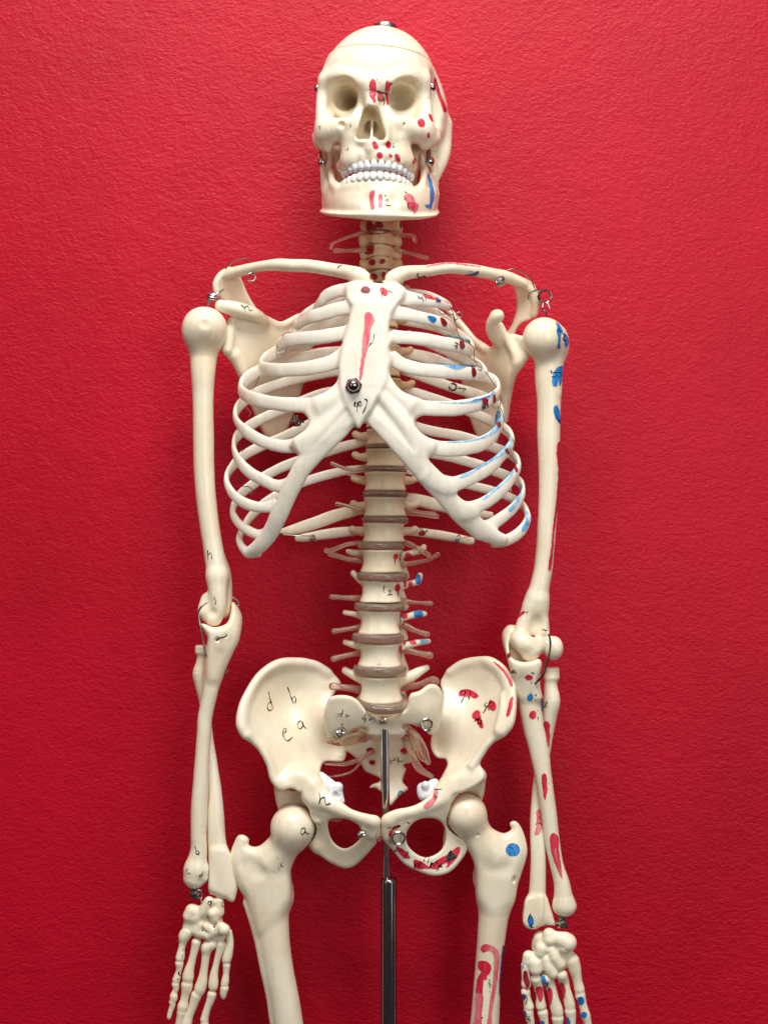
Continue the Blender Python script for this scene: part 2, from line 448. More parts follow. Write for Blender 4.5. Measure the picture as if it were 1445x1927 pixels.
def clear(name, col, trans, rough=0.18):
    m, n, l, b = mat(name)
    b.inputs['Base Color'].default_value = col+(1,); b.inputs['Transmission Weight'].default_value = trans
    b.inputs['Roughness'].default_value = rough; b.inputs['IOR'].default_value = 1.42
    b.inputs['Subsurface Weight'].default_value = 0.3; b.inputs['Subsurface Radius'].default_value = (1, 0.5, 0.3); b.inputs['Subsurface Scale'].default_value = 0.004
    tc = n.new('ShaderNodeTexCoord'); t = noise(n, l, tc.outputs['Object'], 400, 3)
    bp = n.new('ShaderNodeBump'); bp.inputs['Strength'].default_value = 0.2; bp.inputs['Distance'].default_value = 0.001
    l.new(t.outputs['Fac'], bp.inputs['Height']); l.new(bp.outputs[0], b.inputs['Normal'])
clear('disc_plastic', (0.74, 0.61, 0.47), 0.80, 0.10)
clear('nerve_plastic', (0.95, 0.74, 0.58), 0.85, 0.18)
def metal(name, col, rough, bump=0.0):
    m, n, l, b = mat(name)
    b.inputs['Base Color'].default_value = col+(1,); b.inputs['Metallic'].default_value = 1.0
    tc = n.new('ShaderNodeTexCoord'); t = noise(n, l, tc.outputs['Object'], 500, 3)
    rr = n.new('ShaderNodeMapRange'); rr.inputs['To Min'].default_value = rough*0.7; rr.inputs['To Max'].default_value = rough*1.5
    l.new(t.outputs['Fac'], rr.inputs['Value']); l.new(rr.outputs[0], b.inputs['Roughness'])
metal('chrome', (0.62, 0.60, 0.58), 0.09)
metal('dark_chrome', (0.32, 0.29, 0.29), 0.10)
metal('wire', (0.50, 0.48, 0.46), 0.22)
metal('dark_wire', (0.10, 0.085, 0.075), 0.35)
def ink(name, c0, c1, scale=220, rough=0.42):
    m, n, l, b = mat(name)
    tc = n.new('ShaderNodeTexCoord'); mp = n.new('ShaderNodeMapping'); mp.inputs['Scale'].default_value = (1.6, 1.6, 0.35)
    l.new(tc.outputs['Object'], mp.inputs['Vector'])
    t = noise(n, l, mp.outputs['Vector'], scale, 3, 0.6)
    r = ramp(n, l, t.outputs['Fac'], [(0.42, c0), (0.60, c1)]); l.new(r.outputs[0], b.inputs['Base Color'])
    b.inputs['Roughness'].default_value = rough
ink('red_ink', (0.62, 0.008, 0.035), (0.72, 0.04, 0.08))
ink('pale_red_ink', (0.74, 0.10, 0.14), (0.78, 0.24, 0.25))
ink('dark_red_ink', (0.22, 0.004, 0.010), (0.34, 0.01, 0.02))
ink('blue_ink', (0.01, 0.16, 0.50), (0.02, 0.26, 0.62))
ink('pale_blue_ink', (0.16, 0.45, 0.70), (0.42, 0.62, 0.74))
ink('navy_ink', (0.03, 0.04, 0.20), (0.08, 0.10, 0.30))
ink('black_ink', (0.012, 0.010, 0.010), (0.05, 0.04, 0.04))
ink('grey_ink', (0.20, 0.17, 0.14), (0.34, 0.30, 0.25))
ink('brown_stain', (0.50, 0.33, 0.17), (0.62, 0.47, 0.28))

# wall: thick roller-textured red paint
m, n, l, b = mat('wall_paint')
tc = n.new('ShaderNodeTexCoord')
mp = n.new('ShaderNodeMapping'); mp.inputs['Scale'].default_value = (1.0, 1.0, 1.45); mp.inputs['Rotation'].default_value = (0, -0.08, 0)
l.new(tc.outputs['Object'], mp.inputs['Vector'])
t = noise(n, l, tc.outputs['Object'], 9, 3)
r = ramp(n, l, t.outputs['Fac'], [(0.3, (0.44, 0.0002, 0.013)), (0.7, (0.53, 0.0005, 0.019))]); l.new(r.outputs[0], b.inputs['Base Color'])
n1 = noise(n, l, mp.outputs['Vector'], 360, 4, 0.55, 0.3); n2 = noise(n, l, mp.outputs['Vector'], 900, 3, 0.5, 0.3); n3 = noise(n, l, tc.outputs['Object'], 75, 3, 0.6, 0.4)
a1 = n.new('ShaderNodeMath'); a1.operation = 'MULTIPLY_ADD'; a1.inputs[1].default_value = 0.30; l.new(n2.outputs['Fac'], a1.inputs[0]); l.new(n1.outputs['Fac'], a1.inputs[2])
a2 = n.new('ShaderNodeMath'); a2.operation = 'MULTIPLY_ADD'; a2.inputs[1].default_value = 1.0; l.new(n3.outputs['Fac'], a2.inputs[0]); l.new(a1.outputs[0], a2.inputs[2])
bp = n.new('ShaderNodeBump'); bp.inputs['Strength'].default_value = 0.5; bp.inputs['Distance'].default_value = 0.0013
l.new(a2.outputs[0], bp.inputs['Height']); l.new(bp.outputs[0], b.inputs['Normal'])
b.inputs['Roughness'].default_value = 0.45; b.inputs['Specular IOR Level'].default_value = 0.26
# ------------------------------------------------------------------ skull
def mirror_none(x): return x
def skull_field(h=1.9):
    f = Field(h=h, noise=0.35)
    f.ball(713, 176, -5, (111, 122, 122), k=20)
    f.ball(736, 220, -45, (107, 108, 105), k=24)
    f.ball(706, 150, 42, (95, 82, 82), k=24)
    f.ball(716, 268, -30, (84, 56, 84), k=20)
    # temples pressed in behind the face
    f.ball(596, 196, 38, (14, 50, 46), k=14, mode='s')
    f.ball(822, 190, 46, (19, 58, 42), k=14, mode='s')
    # brow, side rims of the orbits
    f.chain([(614, 150, 78, 13), (636, 141, 98, 11), (664, 146, 112, 11), (692, 158, 116, 12)], k=16)
    f.chain([(792, 152, 74, 13), (770, 143, 96, 11), (742, 148, 110, 11), (714, 158, 116, 12)], k=16)
    f.chain([(613, 150, 76, 12), (607, 178, 72, 11), (606, 205, 74, 12), (610, 232, 78, 17)], k=12)
    f.chain([(794, 150, 72, 12), (798, 178, 70, 11), (801, 205, 72, 12), (800, 232, 76, 16)], k=12)
    f.chain([(636, 112, 84, 4), (618, 128, 68, 5), (609, 146, 66, 5)], k=14)
    f.chain([(776, 112, 82, 4), (792, 128, 68, 5), (799, 148, 62, 5)], k=14)
    # cheekbones and arches running back
    f.chain([(655, 232, 100, 20), (622, 247, 84, 22), (603, 257, 56, 16), (600, 256, 20, 10), (606, 254, -20, 8)], k=14)
    f.chain([(752, 234, 100, 20), (786, 247, 84, 22), (810, 254, 56, 17), (820, 250, 20, 10), (822, 246, -20, 8)], k=14)
    f.chain([(604, 268, 62, 13), (616, 276, 74, 9)], k=10)
    f.chain([(816, 262, 58, 12), (800, 272, 72, 10)], k=10)
    # middle of the face
    f.ball(703, 250, 70, (58, 62, 48), k=18)
    f.chain([(664, 262, 92, 22), (662, 300, 88, 20)], k=14)
    f.chain([(748, 264, 92, 22), (758, 302, 86, 20)], k=14)
    f.chain([(668, 212, 106, 9), (679, 238, 112, 10), (684, 262, 114, 11)], k=12)
    f.chain([(734, 212, 106, 9), (726, 238, 112, 10), (722, 262, 114, 11)], k=12)
    f.chain([(699, 160, 114, 18), (699, 180, 116, 14), (700, 197, 130, 9.5)], k=12)
    f.chain([(699, 196, 128, 8), (688, 212, 120, 7), (678, 240, 112, 8)], k=8)
    f.chain([(701, 196, 128, 8), (714, 212, 120, 7), (724, 240, 112, 8)], k=8)
    # upper jaw
    f.chain([(648, 312, 60, 15), (664, 300, 88, 16), (690, 292, 105, 15), (718, 291, 107, 15), (748, 297, 94, 16), (770, 312, 60, 15)], k=14)
    f.ball(708, 298, 55, (56, 22, 38), k=14)
    f.chain([(697, 264, 122, 7), (697, 278, 118, 9)], k=9)
    # openings
    le = K((300, 585), (345, 540), (400, 522), (455, 545), (480, 600), (492, 690), (482, 770), (450, 830), (395, 862), (330, 850), (272, 812), (248, 750), (272, 700), (290, 640))
    re = K((835, 570), (880, 535), (935, 525), (990, 545), (1020, 600), (1038, 680), (1010, 750), (950, 815), (880, 838), (825, 805), (788, 740), (786, 670), (805, 610))
    f.plate(le, [(615, 185, 135), (645, 150, 138), (675, 185, 141), (645, 215, 128)], t=55, rnd=9, k=9, mode='s')
    f.chain([(644, 181, 112, 28), (649, 183, 76, 24), (658, 187, 38, 16), (665, 192, 12, 7)], k=9, mode='s')
    f.plate(re, [(790, 185, 135), (760, 150, 138), (730, 185, 141), (760, 215, 128)], t=55, rnd=9, k=9, mode='s')
    f.chain([(761, 181, 112, 28), (756, 183, 76, 24), (747, 187, 38, 16), (740, 192, 12, 7)], k=9, mode='s')
    f.chain([(611, 170, 56, 9), (612, 200, 56, 11), (618, 226, 62, 12)], k=8)
    f.chain([(634, 285, 24, 12), (637, 318, 12, 10), (638, 345, 0, 8)], k=8)
    f.chain([(782, 285, 24, 12), (778, 318, 12, 10), (776, 345, 0, 8)], k=8)
    no = K((610, 768), (645, 775), (680, 835), (715, 920), (745, 1010), (735, 1045), (690, 1050), (650, 1020), (622, 1045), (580, 1042), (520, 1045), (500, 1020), (520, 940), (548, 850), (578, 785))
    f.plate(no, [(698, 235, 112)], t=34, rnd=14, k=8, mode='s')
    f.chain([(699, 222, 92, 9), (698, 240, 84, 15), (698, 236, 50, 9)], k=8, mode='s')
    f.chain([(700, 214, 84, 2.6), (700, 236, 100, 2.6), (699, 262, 118, 3.2)], k=4)
    # small openings under the eyes
    for u, v, d in ((643, 234, 112), (758, 233, 110)): f.ball(u, v, d, (5.5, 5, 4), k=7, mode='s')
    # suture lines across the bridge and the outer rims
    f.chain([(668, 177, 116, 1.0), (680, 171, 124, 1.0), (692, 168, 133, 1.0), (716, 171, 133, 1.0), (733, 175, 124, 1.0)], k=2.5, mode='s')
    f.chain([(596, 186, 82, 1.0), (612, 188, 90, 1.0), (626, 190, 90, 1.0)], k=2.5, mode='s')
    f.chain([(785, 184, 90, 1.0), (798, 185, 86, 1.0), (810, 186, 76, 1.0)], k=2.5, mode='s')
    # bone behind the ear
    f.chain([(834, 236, -48, 17), (832, 290, -40, 15), (818, 334, -28, 10)], k=14)
    f.chain([(612, 262, -30, 14), (618, 300, -30, 12)], k=14)
    return f
cut_p = (700, 83, 115); cut_n = (0.075, -0.02, 1.0)
f = skull_field()
for i in range(10):
    a = math.pi*(i+0.5)/10; u = 711-60*math.cos(a); d = 66+52*math.sin(a)**0.8; v = 318-20*math.sin(a)
    f.chain([(u, v+2, d-1, 3.6), (u, v-8, d-1, 3.2), (u, v-17, d-6, 1.6)], k=8)
f.half(*cut_p, cut_n, k=2.5)
skull = bone('skull', f)
f = Field(h=1.9, noise=0.3)
f.ball(714, 176, -5, (110, 122, 121), k=18); f.ball(737, 222, -45, (108, 110, 106), k=22); f.ball(707, 151, 42, (94, 82, 80), k=22)
f.half(cut_p[0], cut_p[1]-2.0, cut_p[2], (-cut_n[0], -cut_n[1], -cut_n[2]), k=3)
calv = bone('calvarium', f, mat='bone', parent=skull, label='paler domed cap of the skull')
# knurled knob on the crown
prof = [(0.5, -8), (20, -8), (22, -6), (22, 5), (20, 7), (0.5, 7)]
kn = lathe(724, 53, 0, prof, axis=(0, 0, 1), seg=72)
V = kn[0]; c = P(724, 53, 0)
for i in range(72*2, 72*4):
    if i % 2: V[i][:2] = c[:2]+(V[i][:2]-c[:2])*0.955
item('knob', kn, 'wire', skull, 'knurled grey metal knob on the crown', inkable=False)
# screws and hooks at the temples
def screw(u, v, d, r, axis, parent, name='screw'):
    g = lathe(u, v, d, [(0.3, -r*0.9), (r*0.55, -r*0.85), (r*0.62, -r*0.1), (r, 0), (r, r*0.35), (r*0.72, r*0.75), (r*0.35, r*0.95), (0.2, r)], axis=axis, seg=16)
    return item(name, g, 'chrome', parent, inkable=False)
screw(598, 165, 30, 7.5, (-1, -0.5, 0), skull); screw(812, 163, 48, 8.5, (0.7, -0.8, 0.1), skull)
item('jaw_spring', merge(tube([(598, 172, 32), (597, 200, 34), (596, 240, 20), (603, 285, 20)], 2.0), tube([(603, 285, 20), (605, 300, 24)], 3.4)), 'dark_chrome', skull, inkable=False)
item('jaw_spring', merge(tube([(807, 170, 52), (808, 190, 52), (809, 225, 50), (806, 262, 30), (806, 292, 26)], 3.0), tube([(806, 278, 30), (806, 296, 30)], 4.5)), 'dark_chrome', skull, inkable=False)
screw(606, 305, 22, 8.5, (-0.8, -0.7, 0), skull); screw(808, 303, 34, 9.5, (0.5, -0.9, 0), skull)

# ------------------------------------------------------------------ lower jaw
f = Field(h=1.9, noise=0.3)
f.chain([(612, 372, 4, 24, 7), (624, 375, 48, 26, 8), (650, 377, 88, 28, 10), (686, 377, 110, 30, 11), (716, 377, 116, 31, 12), (748, 378, 108, 30, 11), (782, 380, 84, 28, 10), (808, 379, 44, 25, 8), (817, 376, 2, 25, 7)], k=10)
f.chain([(609, 398, 2, 4, 8), (621, 401, 50, 4, 10), (648, 404, 91, 4.5, 12), (690, 406, 116, 5, 14), (717, 407, 122, 5.5, 15), (750, 408, 112, 5, 14), (786, 408, 87, 4.5, 12), (811, 405, 48, 4, 10), (819, 400, 2, 4, 8)], k=7)
f.chain([(660, 388, 92, 4), (690, 393, 114, 8.5), (716, 396, 120, 10), (742, 394, 112, 8.5), (770, 390, 92, 4)], k=18)
for L in ([(617, 360, 22, 9), (616, 335, 20, 7.5), (619, 310, 26, 6.0), (622, 294, 32, 4.0)], [(636, 352, 70, 7), (626, 342, 52, 6.5), (622, 322, 36, 6)],
          [(612, 360, -14, 8), (609, 320, -18, 7), (607, 290, -20, 8)]):
    f.chain(L, k=12)
for L in ([(809, 360, 22, 10), (803, 335, 24, 8.5), (797, 310, 32, 6.5), (794, 292, 36, 4.0)], [(786, 356, 70, 7), (795, 345, 52, 7.5), (798, 322, 38, 6)],
          [(816, 362, -10, 9), (817, 325, -14, 8), (813, 292, -18, 8)], [(810, 365, 0, 14), (808, 335, 4, 10)]):
    f.chain(L, k=12)
# tooth ridge
f.chain([(643, 360, 62, 9), (658, 351, 90, 11), (690, 346, 106, 12), (718, 345, 108, 12), (748, 350, 95, 11), (771, 358, 62, 9)], k=9)
f.ball(686, 372, 132, (9, 13, 9), k=10, mode='s'); f.ball(744, 373, 130, (9, 13, 9), k=10, mode='s')
for i in range(11):
    a = math.pi*(i+0.5)/11; u = 711-60*math.cos(a); d = 66+49*math.sin(a)**0.8; v = 360-14*math.sin(a)
    f.chain([(u, v-6, d-1, 3.4), (u, v+6, d+1.0, 3.0), (u, v+15, d-1, 1.6)], k=7)
mandible = bone('lower_jaw', f)

def teeth(arc, n, w0, hh, parent, up):
    q = catmull(arc, 2.0); L = np.concatenate([[0], np.cumsum(np.linalg.norm(np.diff(q[:, :3], axis=0), axis=1))])
    for i in range(n):
        s = (i+0.5)/n*L[-1]; c = [np.interp(s, L, q[:, j]) for j in range(3)]
        a = [np.interp(min(s+3, L[-1]), L, q[:, j]) for j in range(3)]; b = [np.interp(max(s-3, 0), L, q[:, j]) for j in range(3)]
        t = P(*a)-P(*b); t /= np.linalg.norm(t)
        rt = random.Random(i*7+int(up)*3+11)
        mid = 1-abs(i-(n-1)/2)/((n-1)/2)
        w = L[-1]/n*0.53*rt.uniform(0.93, 1.06); h = hh*(0.84+0.22*mid)*rt.uniform(0.94, 1.05)
        g = Field(h=1.0, noise=0.25)
        e = h-w*0.6
        # a tooth: flat crown wide at the biting edge, narrowing to the gum
        g.chain([(c[0], c[1]+up*e*0.95, c[2]-0.5, w*0.94, w*0.5), (c[0], c[1]+up*e*0.2, c[2]+1.2, w*1.02, w*0.72), (c[0], c[1]-up*e*0.5, c[2]+1, w*0.92, w*0.8), (c[0], c[1]-up*e, c[2]-1, w*0.72, w*0.7)],
                k=1, ref=tuple(t), step=3)
        item('tooth', g.build(), 'tooth' if up > 0 else 'lower_tooth', parent, inkable=False)
teeth([(645, 330, 66), (652, 322, 84), (668, 315, 104), (690, 312, 118), (710, 311, 121), (734, 313, 116), (754, 319, 102), (768, 327, 84), (776, 336, 66)], 14, 5, 10.5, skull, 1)
teeth([(641, 352, 70), (650, 344, 88), (668, 335.5, 106), (690, 331.5, 116), (712, 330.5, 119), (736, 333.5, 112), (756, 339.5, 98), (768, 347, 82), (775, 354, 68)], 14, 5, 11.5, mandible, -1)
# ------------------------------------------------------------------ spine
random.seed(3)
# (u, v, half width, half height) of each body from the neck down
neck = [(717, 424, 31, 10), (715, 450, 32, 11), (715, 474, 31, 11), (717, 497, 33, 11.5), (719, 522, 32, 11)]
for i, (u, v, w, h) in enumerate(neck):
    f = Field(h=1.9, noise=0.6)
    f.body(u, v, 8, w*0.72, 20, h, waist=0.10, k=5)
    f.chain([(u-w*0.9, v+2, -8, 9), (u-w*0.4, v, 2, 9)], k=8); f.chain([(u+w*0.9, v+3, -8, 10), (u+w*0.4, v, 2, 9)], k=8)
    f.chain([(u-w-2, v-4, -6, 6), (u-w+1, v+8, -6, 7)], k=7); f.chain([(u+w+1, v-4, -8, 6), (u+w+2, v+8, -8, 7)], k=7)
    f.chain([(u, v+4, -22, 8), (u, v+9, -55, 5)], k=8)
    f.chain([(u-w*0.35, v-h+1, 24, 3), (u, v-h-1.5, 27, 4), (u+w*0.3, v-h+2, 24, 3)], k=5)
    bone('vertebra', f, 'bone_shaded')
thor = [(716, 548, 31, 12), (717, 575, 32, 12), (718, 604, 33, 13), (719, 634, 33, 13), (720, 664, 34, 14), (721, 695, 34, 14), (722, 727, 35, 14), (723, 759, 36, 14),
        (724, 790, 37, 14), (725, 823, 38, 15), (725, 862, 39, 17), (725, 906, 41, 18), (725, 954, 42, 18), (722, 1002, 41, 18)]
lum = [(718, 1056, 41, 21), (716, 1112, 41, 21), (714, 1170, 42, 22), (714, 1231, 43, 22), (715, 1293, 43, 25)]
for i, (u, v, w, h) in enumerate(thor):
    f = Field(h=2.1, noise=0.5)
    f.body(u, v, 4, w, w*0.8, h, waist=0.14, k=5, tilt=0.03)
    f.chain([(u-w*0.8, v-2, -18, 10), (u-w-8, v-2, -42, 7), (u-w-18, v-6, -58, 7)], k=9); f.chain([(u+w*0.8, v-2, -18, 10), (u+w+8, v-2, -42, 7), (u+w+18, v-6, -58, 7)], k=9)
    f.chain([(u, v+2, -36, 12), (u, v+18, -76, 6)], k=9)
    bone('vertebra', f, 'bone_shaded' if i < 8 else 'bone_half_shaded')
tp = {0: ([(690, 1042, -6, 7), (662, 1040, -14, 6.5), (655, 1038, -16, 5)], [(752, 1046, 0, 7), (776, 1040, -6, 6), (795, 1034, -10, 6), (797, 1030, -10, 5)]),
      1: ([(692, 1104, -4, 8), (676, 1092, -10, 6), (665, 1079, -14, 6.5)], [(752, 1104, 4, 8), (770, 1099, 0, 6), (786, 1094, -6, 7), (790, 1083, -8, 6)]),
      2: ([(688, 1162, -6, 8), (666, 1156, -14, 5.5), (649, 1153, -18, 4.5)], [(748, 1164, 4, 9), (768, 1160, -2, 7), (788, 1155, -8, 7), (798, 1155, -10, 6)]),
      3: ([(688, 1218, -6, 8), (668, 1214, -14, 6.5), (650, 1209, -18, 5)], [(748, 1220, 2, 8), (768, 1214, -4, 7), (790, 1209, -8, 6.5), (806, 1207, -10, 5.5)]),
      4: ([(690, 1284, -4, 10), (668, 1272, -14, 9), (650, 1262, -18, 7)], [(748, 1282, 0, 12), (775, 1272, -8, 10), (792, 1262, -12, 8), (803, 1257, -14, 6)])}
for i, (u, v, w, h) in enumerate(lum):
    f = Field(h=1.9, noise=1.0)
    f.body(u, v, 12, w, w*0.8, h, waist=0.17, k=6, tilt=[0.02, 0.0, -0.02, -0.05, -0.14][i], rnd=3)
    for ch in tp[i]: f.chain(ch, k=9)
    f.chain([(u+w*0.7, v-4, -26, 13), (u+w+4, v+h+8, -34, 8)], k=8)
    f.chain([(u, v, -40, 14, 7), (u, v+10, -74, 14, 4)], k=9)
    bone('vertebra', f, 'bone_half_shaded' if i < 1 else 'bone')
discs = [(725, 842, 37, 4.5), (725, 884, 40, 5), (725, 930, 42, 6), (725, 978.5, 43, 6.5), (717, 1027, 42.5, 7.5), (719, 1085, 47, 8), (714, 1141.5, 46.5, 7.5), (711, 1201, 47.5, 9.5), (715, 1262, 49.5, 10)]
for (u, v, w, h) in discs:
    f = Field(h=1.6, noise=0.15); f.body(u, v, 10 if v > 1000 else 4, w, w*0.82, h, waist=-0.03, rnd=5, k=3, tilt=-0.03 if v > 1000 else 0.02, roll=0.02)
    bone('spinal_disc', f, 'disc_plastic', inkable=False)
f = Field(h=1.6, noise=0.15); f.body(722, 1325, 15, 53, 43, 10.5, waist=-0.03, rnd=6, tilt=-0.26, roll=0.05, k=3)
bone('spinal_disc', f, 'disc_plastic', inkable=False)
for (u, v, w, h) in [(714, 437, 21, 3), (714, 461.5, 21, 3), (715, 485, 21, 3), (717, 509.5, 22, 3)]:
    f = Field(h=1.6, noise=0.2); f.body(u, v, 8, w, 19, h, waist=-0.02, rnd=3, k=3); bone('spinal_disc', f, 'disc_plastic', inkable=False)
# nerve roots
NR = [([(688, 436, 0), (650, 447, 6), (626, 458, 8), (622, 466, 8)], 4), ([(688, 470, 0), (655, 471, 4), (631, 471, 6)], 4.5), ([(738, 438, 0), (760, 442, 2), (780, 444, 4), (781, 452, 4)], 4.2),
      ([(742, 470, 0), (770, 476, 2), (803, 485, 4)], 4.2),
      ([(684, 1022, -4), (655, 1024, 2), (620, 1037, 6), (614, 1036, 6)], 4.8), ([(684, 1056, -4), (655, 1052, 0), (621, 1042, 4)], 5), ([(758, 1020, -6), (780, 1028, 0), (806, 1044, 6)], 5),
      ([(755, 1064, -4), (785, 1058, 0), (805, 1054, 2), (824, 1043, 6)], 4.8), ([(680, 1126, -4), (650, 1125, 0), (624, 1123, 4)], 5.2), ([(756, 1131, -6), (785, 1134, 0), (811, 1136, 4)], 4.8),
      ([(682, 1180, -6), (655, 1184, 0), (629, 1188, 6)], 5.4), ([(762, 1178, -6), (785, 1188, 0), (804, 1194, 4)], 5.4), ([(684, 1228, -6), (655, 1233, 0), (628, 1240, 6)], 5.4),
      ([(758, 1222, -6), (785, 1229, 0), (809, 1234, 4)], 6), ([(684, 1300, -6), (655, 1295, 8), (626, 1292, 10)], 7), ([(758, 1292, -10), (785, 1290, 6), (815, 1279, 12), (820, 1282, 12)], 7),
      ([(690, 880, -14), (662, 884, -8), (640, 878, -4), (625, 872, -2)], 3.6), ([(700, 905, -14), (672, 896, -8), (655, 893, -6)], 3.2), ([(762, 965, -14), (790, 968, -8), (822, 972, -4)], 4.4), ([(764, 958, -14), (795, 964, -10), (818, 966, -8)], 3.4),
      ([(686, 962, -14), (662, 954, -6), (634, 948, -4)], 4)]
for p, r in NR:
    n = len(p); q = [a+(r*(1.0+0.25*math.cos(2.2*i)),) for i, a in enumerate(p)]
    q[-1] = p[-1]+(r*1.05,)
    f = Field(h=1.5, noise=0.7); f.chain(q, k=3)
    bone('nerve_root', f, 'nerve_plastic', inkable=False)

# ------------------------------------------------------------------ sacrum and tailbone
f = Field(h=2.0, noise=0.5)
f.body(722, 1354, 6, 50, 36, 20, waist=0.08, tilt=-0.30, rnd=8, k=10)
f.plate(SC((180, 120), (330, 105), (440, 140), (560, 260), (760, 290), (960, 250), (1010, 90), (1100, 60), (1210, -10), (1300, 10), (1350, 110), (1340, 300), (1300, 460), (1220, 520), (1120, 440),
           (1010, 440), (960, 500), (930, 560), (640, 560), (560, 470), (420, 500), (330, 560), (240, 580), (150, 530), (115, 420), (110, 300), (140, 180)),
        [(608, 1370, 20), (625, 1325, 38), (650, 1350, 38), (722, 1352, 28), (690, 1352, 33), (758, 1352, 33), (796, 1340, 38), (815, 1310, 30), (828, 1350, 18), (700, 1390, 8), (750, 1390, 8)], t=10, rnd=8, k=10)
f.plate(SC((330, 500), (560, 480), (940, 480), (1060, 520), (1080, 640), (1040, 760), (980, 860), (940, 960), (930, 1010), (990, 1080), (975, 1110), (930, 1130), (880, 1180), (830, 1240), (800, 1265), (770, 1230),
           (760, 1160), (690, 1110), (650, 1080), (580, 1075), (620, 1030), (690, 1005), (700, 980), (620, 940), (540, 900), (500, 830), (420, 740), (340, 680), (280, 600)),
        [(650, 1400, -20), (722, 1385, 4), (790, 1400, -14), (722, 1440, -34), (680, 1440, -36), (765, 1440, -34), (730, 1480, -34), (735, 1515, -18), (700, 1484, -32), (765, 1486, -32)], t=8, rnd=7, k=8)
for u, v, r in [(762, 1387, 8), (761, 1413, 8), (765, 1442, 6), (684, 1390, 9), (697, 1412, 8), (700, 1436, 6)]:
    f.ball(u, v, {1387: -6, 1390: -8, 1413: -20, 1412: -20, 1442: -30, 1436: -28}[v], (r, r*0.8, 24), k=5, mode='s')
f.ball(676, 1372, 24, (16, 10, 14), k=6, mode='s'); f.ball(766, 1364, 24, (14, 9, 12), k=6, mode='s')
sacrum = bone('sacrum', f)
# clear nerve strands hanging over the sacrum
for p, r in [([(668, 1372, 30), (648, 1376, 30), (632, 1386, 24), (622, 1396, 16)], 7), ([(700, 1385, 8), (672, 1392, 8), (640, 1398, 6), (618, 1396, 4)], 7),
             ([(702, 1414, -14), (680, 1428, -10), (650, 1438, -6), (612, 1438, -2)], 4), ([(690, 1420, -14), (665, 1450, -10), (640, 1460, -6), (618, 1462, -4)], 2),
             ([(768, 1372, 22), (784, 1388, 26), (796, 1410, 20), (806, 1436, 14)], 8), ([(764, 1392, 4), (776, 1420, 12), (788, 1446, 12), (812, 1462, 8)], 7),
             ([(776, 1376, 24), (786, 1400, 30), (792, 1424, 26), (804, 1436, 18)], 5)]:
    f = Field(h=1.5, noise=0.6); f.chain([a+(r*(1 if i < len(p)-1 else 0.6),) for i, a in enumerate(p)], k=3); bone('nerve_strand', f, 'nerve_plastic', inkable=False)
item('sacrum_wire_coil', merge(coil(641.5, 1378, 46, 7.5, 1.9, 3, (0.8, -0.45, 0.5), 5.0)), 'chrome', sacrum, inkable=False)
item('sacrum_wire_coil', merge(coil(722.5, 1356, 46, 6.5, 1.5, 3, (1, -0.35, 0.1), 3.6)), 'wire', sacrum, inkable=False)
item('sacrum_wire_coil', merge(coil(803, 1364, 48, 10, 2.0, 2.4, (0.12, -1, -0.1), 4.5)), 'chrome', sacrum, inkable=False)

# ------------------------------------------------------------------ hip bones
lo = [(557, 1243), (591, 1247), (621, 1263), (642, 1286), (632, 1300), (618, 1330), (612, 1362), (622, 1392), (640, 1398), (652, 1410), (647, 1432), (630, 1434), (612, 1434), (604, 1444), (603, 1460), (612, 1480),
      (626, 1498), (644, 1512), (662, 1528), (694, 1535), (711, 1541), (712, 1563), (709, 1585), (698, 1600), (683, 1617), (664, 1632), (648, 1635), (626, 1627), (598, 1608), (584, 1590), (590, 1560), (580, 1519), (571, 1501), (568, 1492), (543, 1492), (527, 1487),
      (516, 1476), (509, 1460), (505, 1439), (491, 1412), (475, 1394), (463, 1389), (454, 1380), (449, 1362), (454, 1332), (468, 1300), (489, 1270), (523, 1247)]
hole = [(619, 1545), (640, 1540), (662, 1545), (677, 1556), (680, 1574), (667, 1589), (648, 1597), (630, 1587), (620, 1567)]
dl = [(557, 1245, -28, 5), (600, 1252, -46, 5), (640, 1290, -52, 7), (618, 1350, -18, 6), (640, 1410, -46, 7), (610, 1440, -20, 8), (454, 1370, 52, 6), (466, 1310, 26, 5), (500, 1262, -8, 5), (540, 1330, -30, 4), (575, 1300, -44, 4), (560, 1400, -6, 8), (500, 1420, 34, 7),
      (530, 1470, 34, 11), (590, 1480, 36, 11), (640, 1522, 60, 7), (700, 1545, 70, 9), (695, 1590, 50, 6), (650, 1618, 20, 8), (610, 1600, 10, 11), (600, 1560, 20, 10)]
f = Field(h=2.0, noise=0.7)
f.plate(lo, dl, t=6, rnd=5.5, holes=[hole], k=8)
f.chain([(616, 1266, -48, 3), (592, 1251, -40, 4), (557, 1246, -28, 5), (523, 1250, -10, 6.5), (492, 1270, 8, 7), (470, 1302, 26, 7), (457, 1334, 42, 7.5), (455, 1364, 54, 8), (463, 1382, 56, 7)], k=16)
f.chain([(465, 1384, 54, 6), (490, 1408, 44, 6), (508, 1438, 42, 6.5), (516, 1466, 42, 7), (530, 1480, 44, 8)], k=9)
f.chain([(540, 1474, 34, 16), (565, 1462, 28, 18), (590, 1476, 32, 15)], k=14)
f.chain([(580, 1500, 36, 13), (612, 1512, 50, 11), (645, 1526, 62, 8), (676, 1538, 70, 8), (702, 1546, 74, 9)], k=10)
f.chain([(705, 1548, 68, 9), (703, 1570, 62, 8)], k=10)
f.chain([(592, 1540, 34, 8), (598, 1546, 40, 4)], k=8)
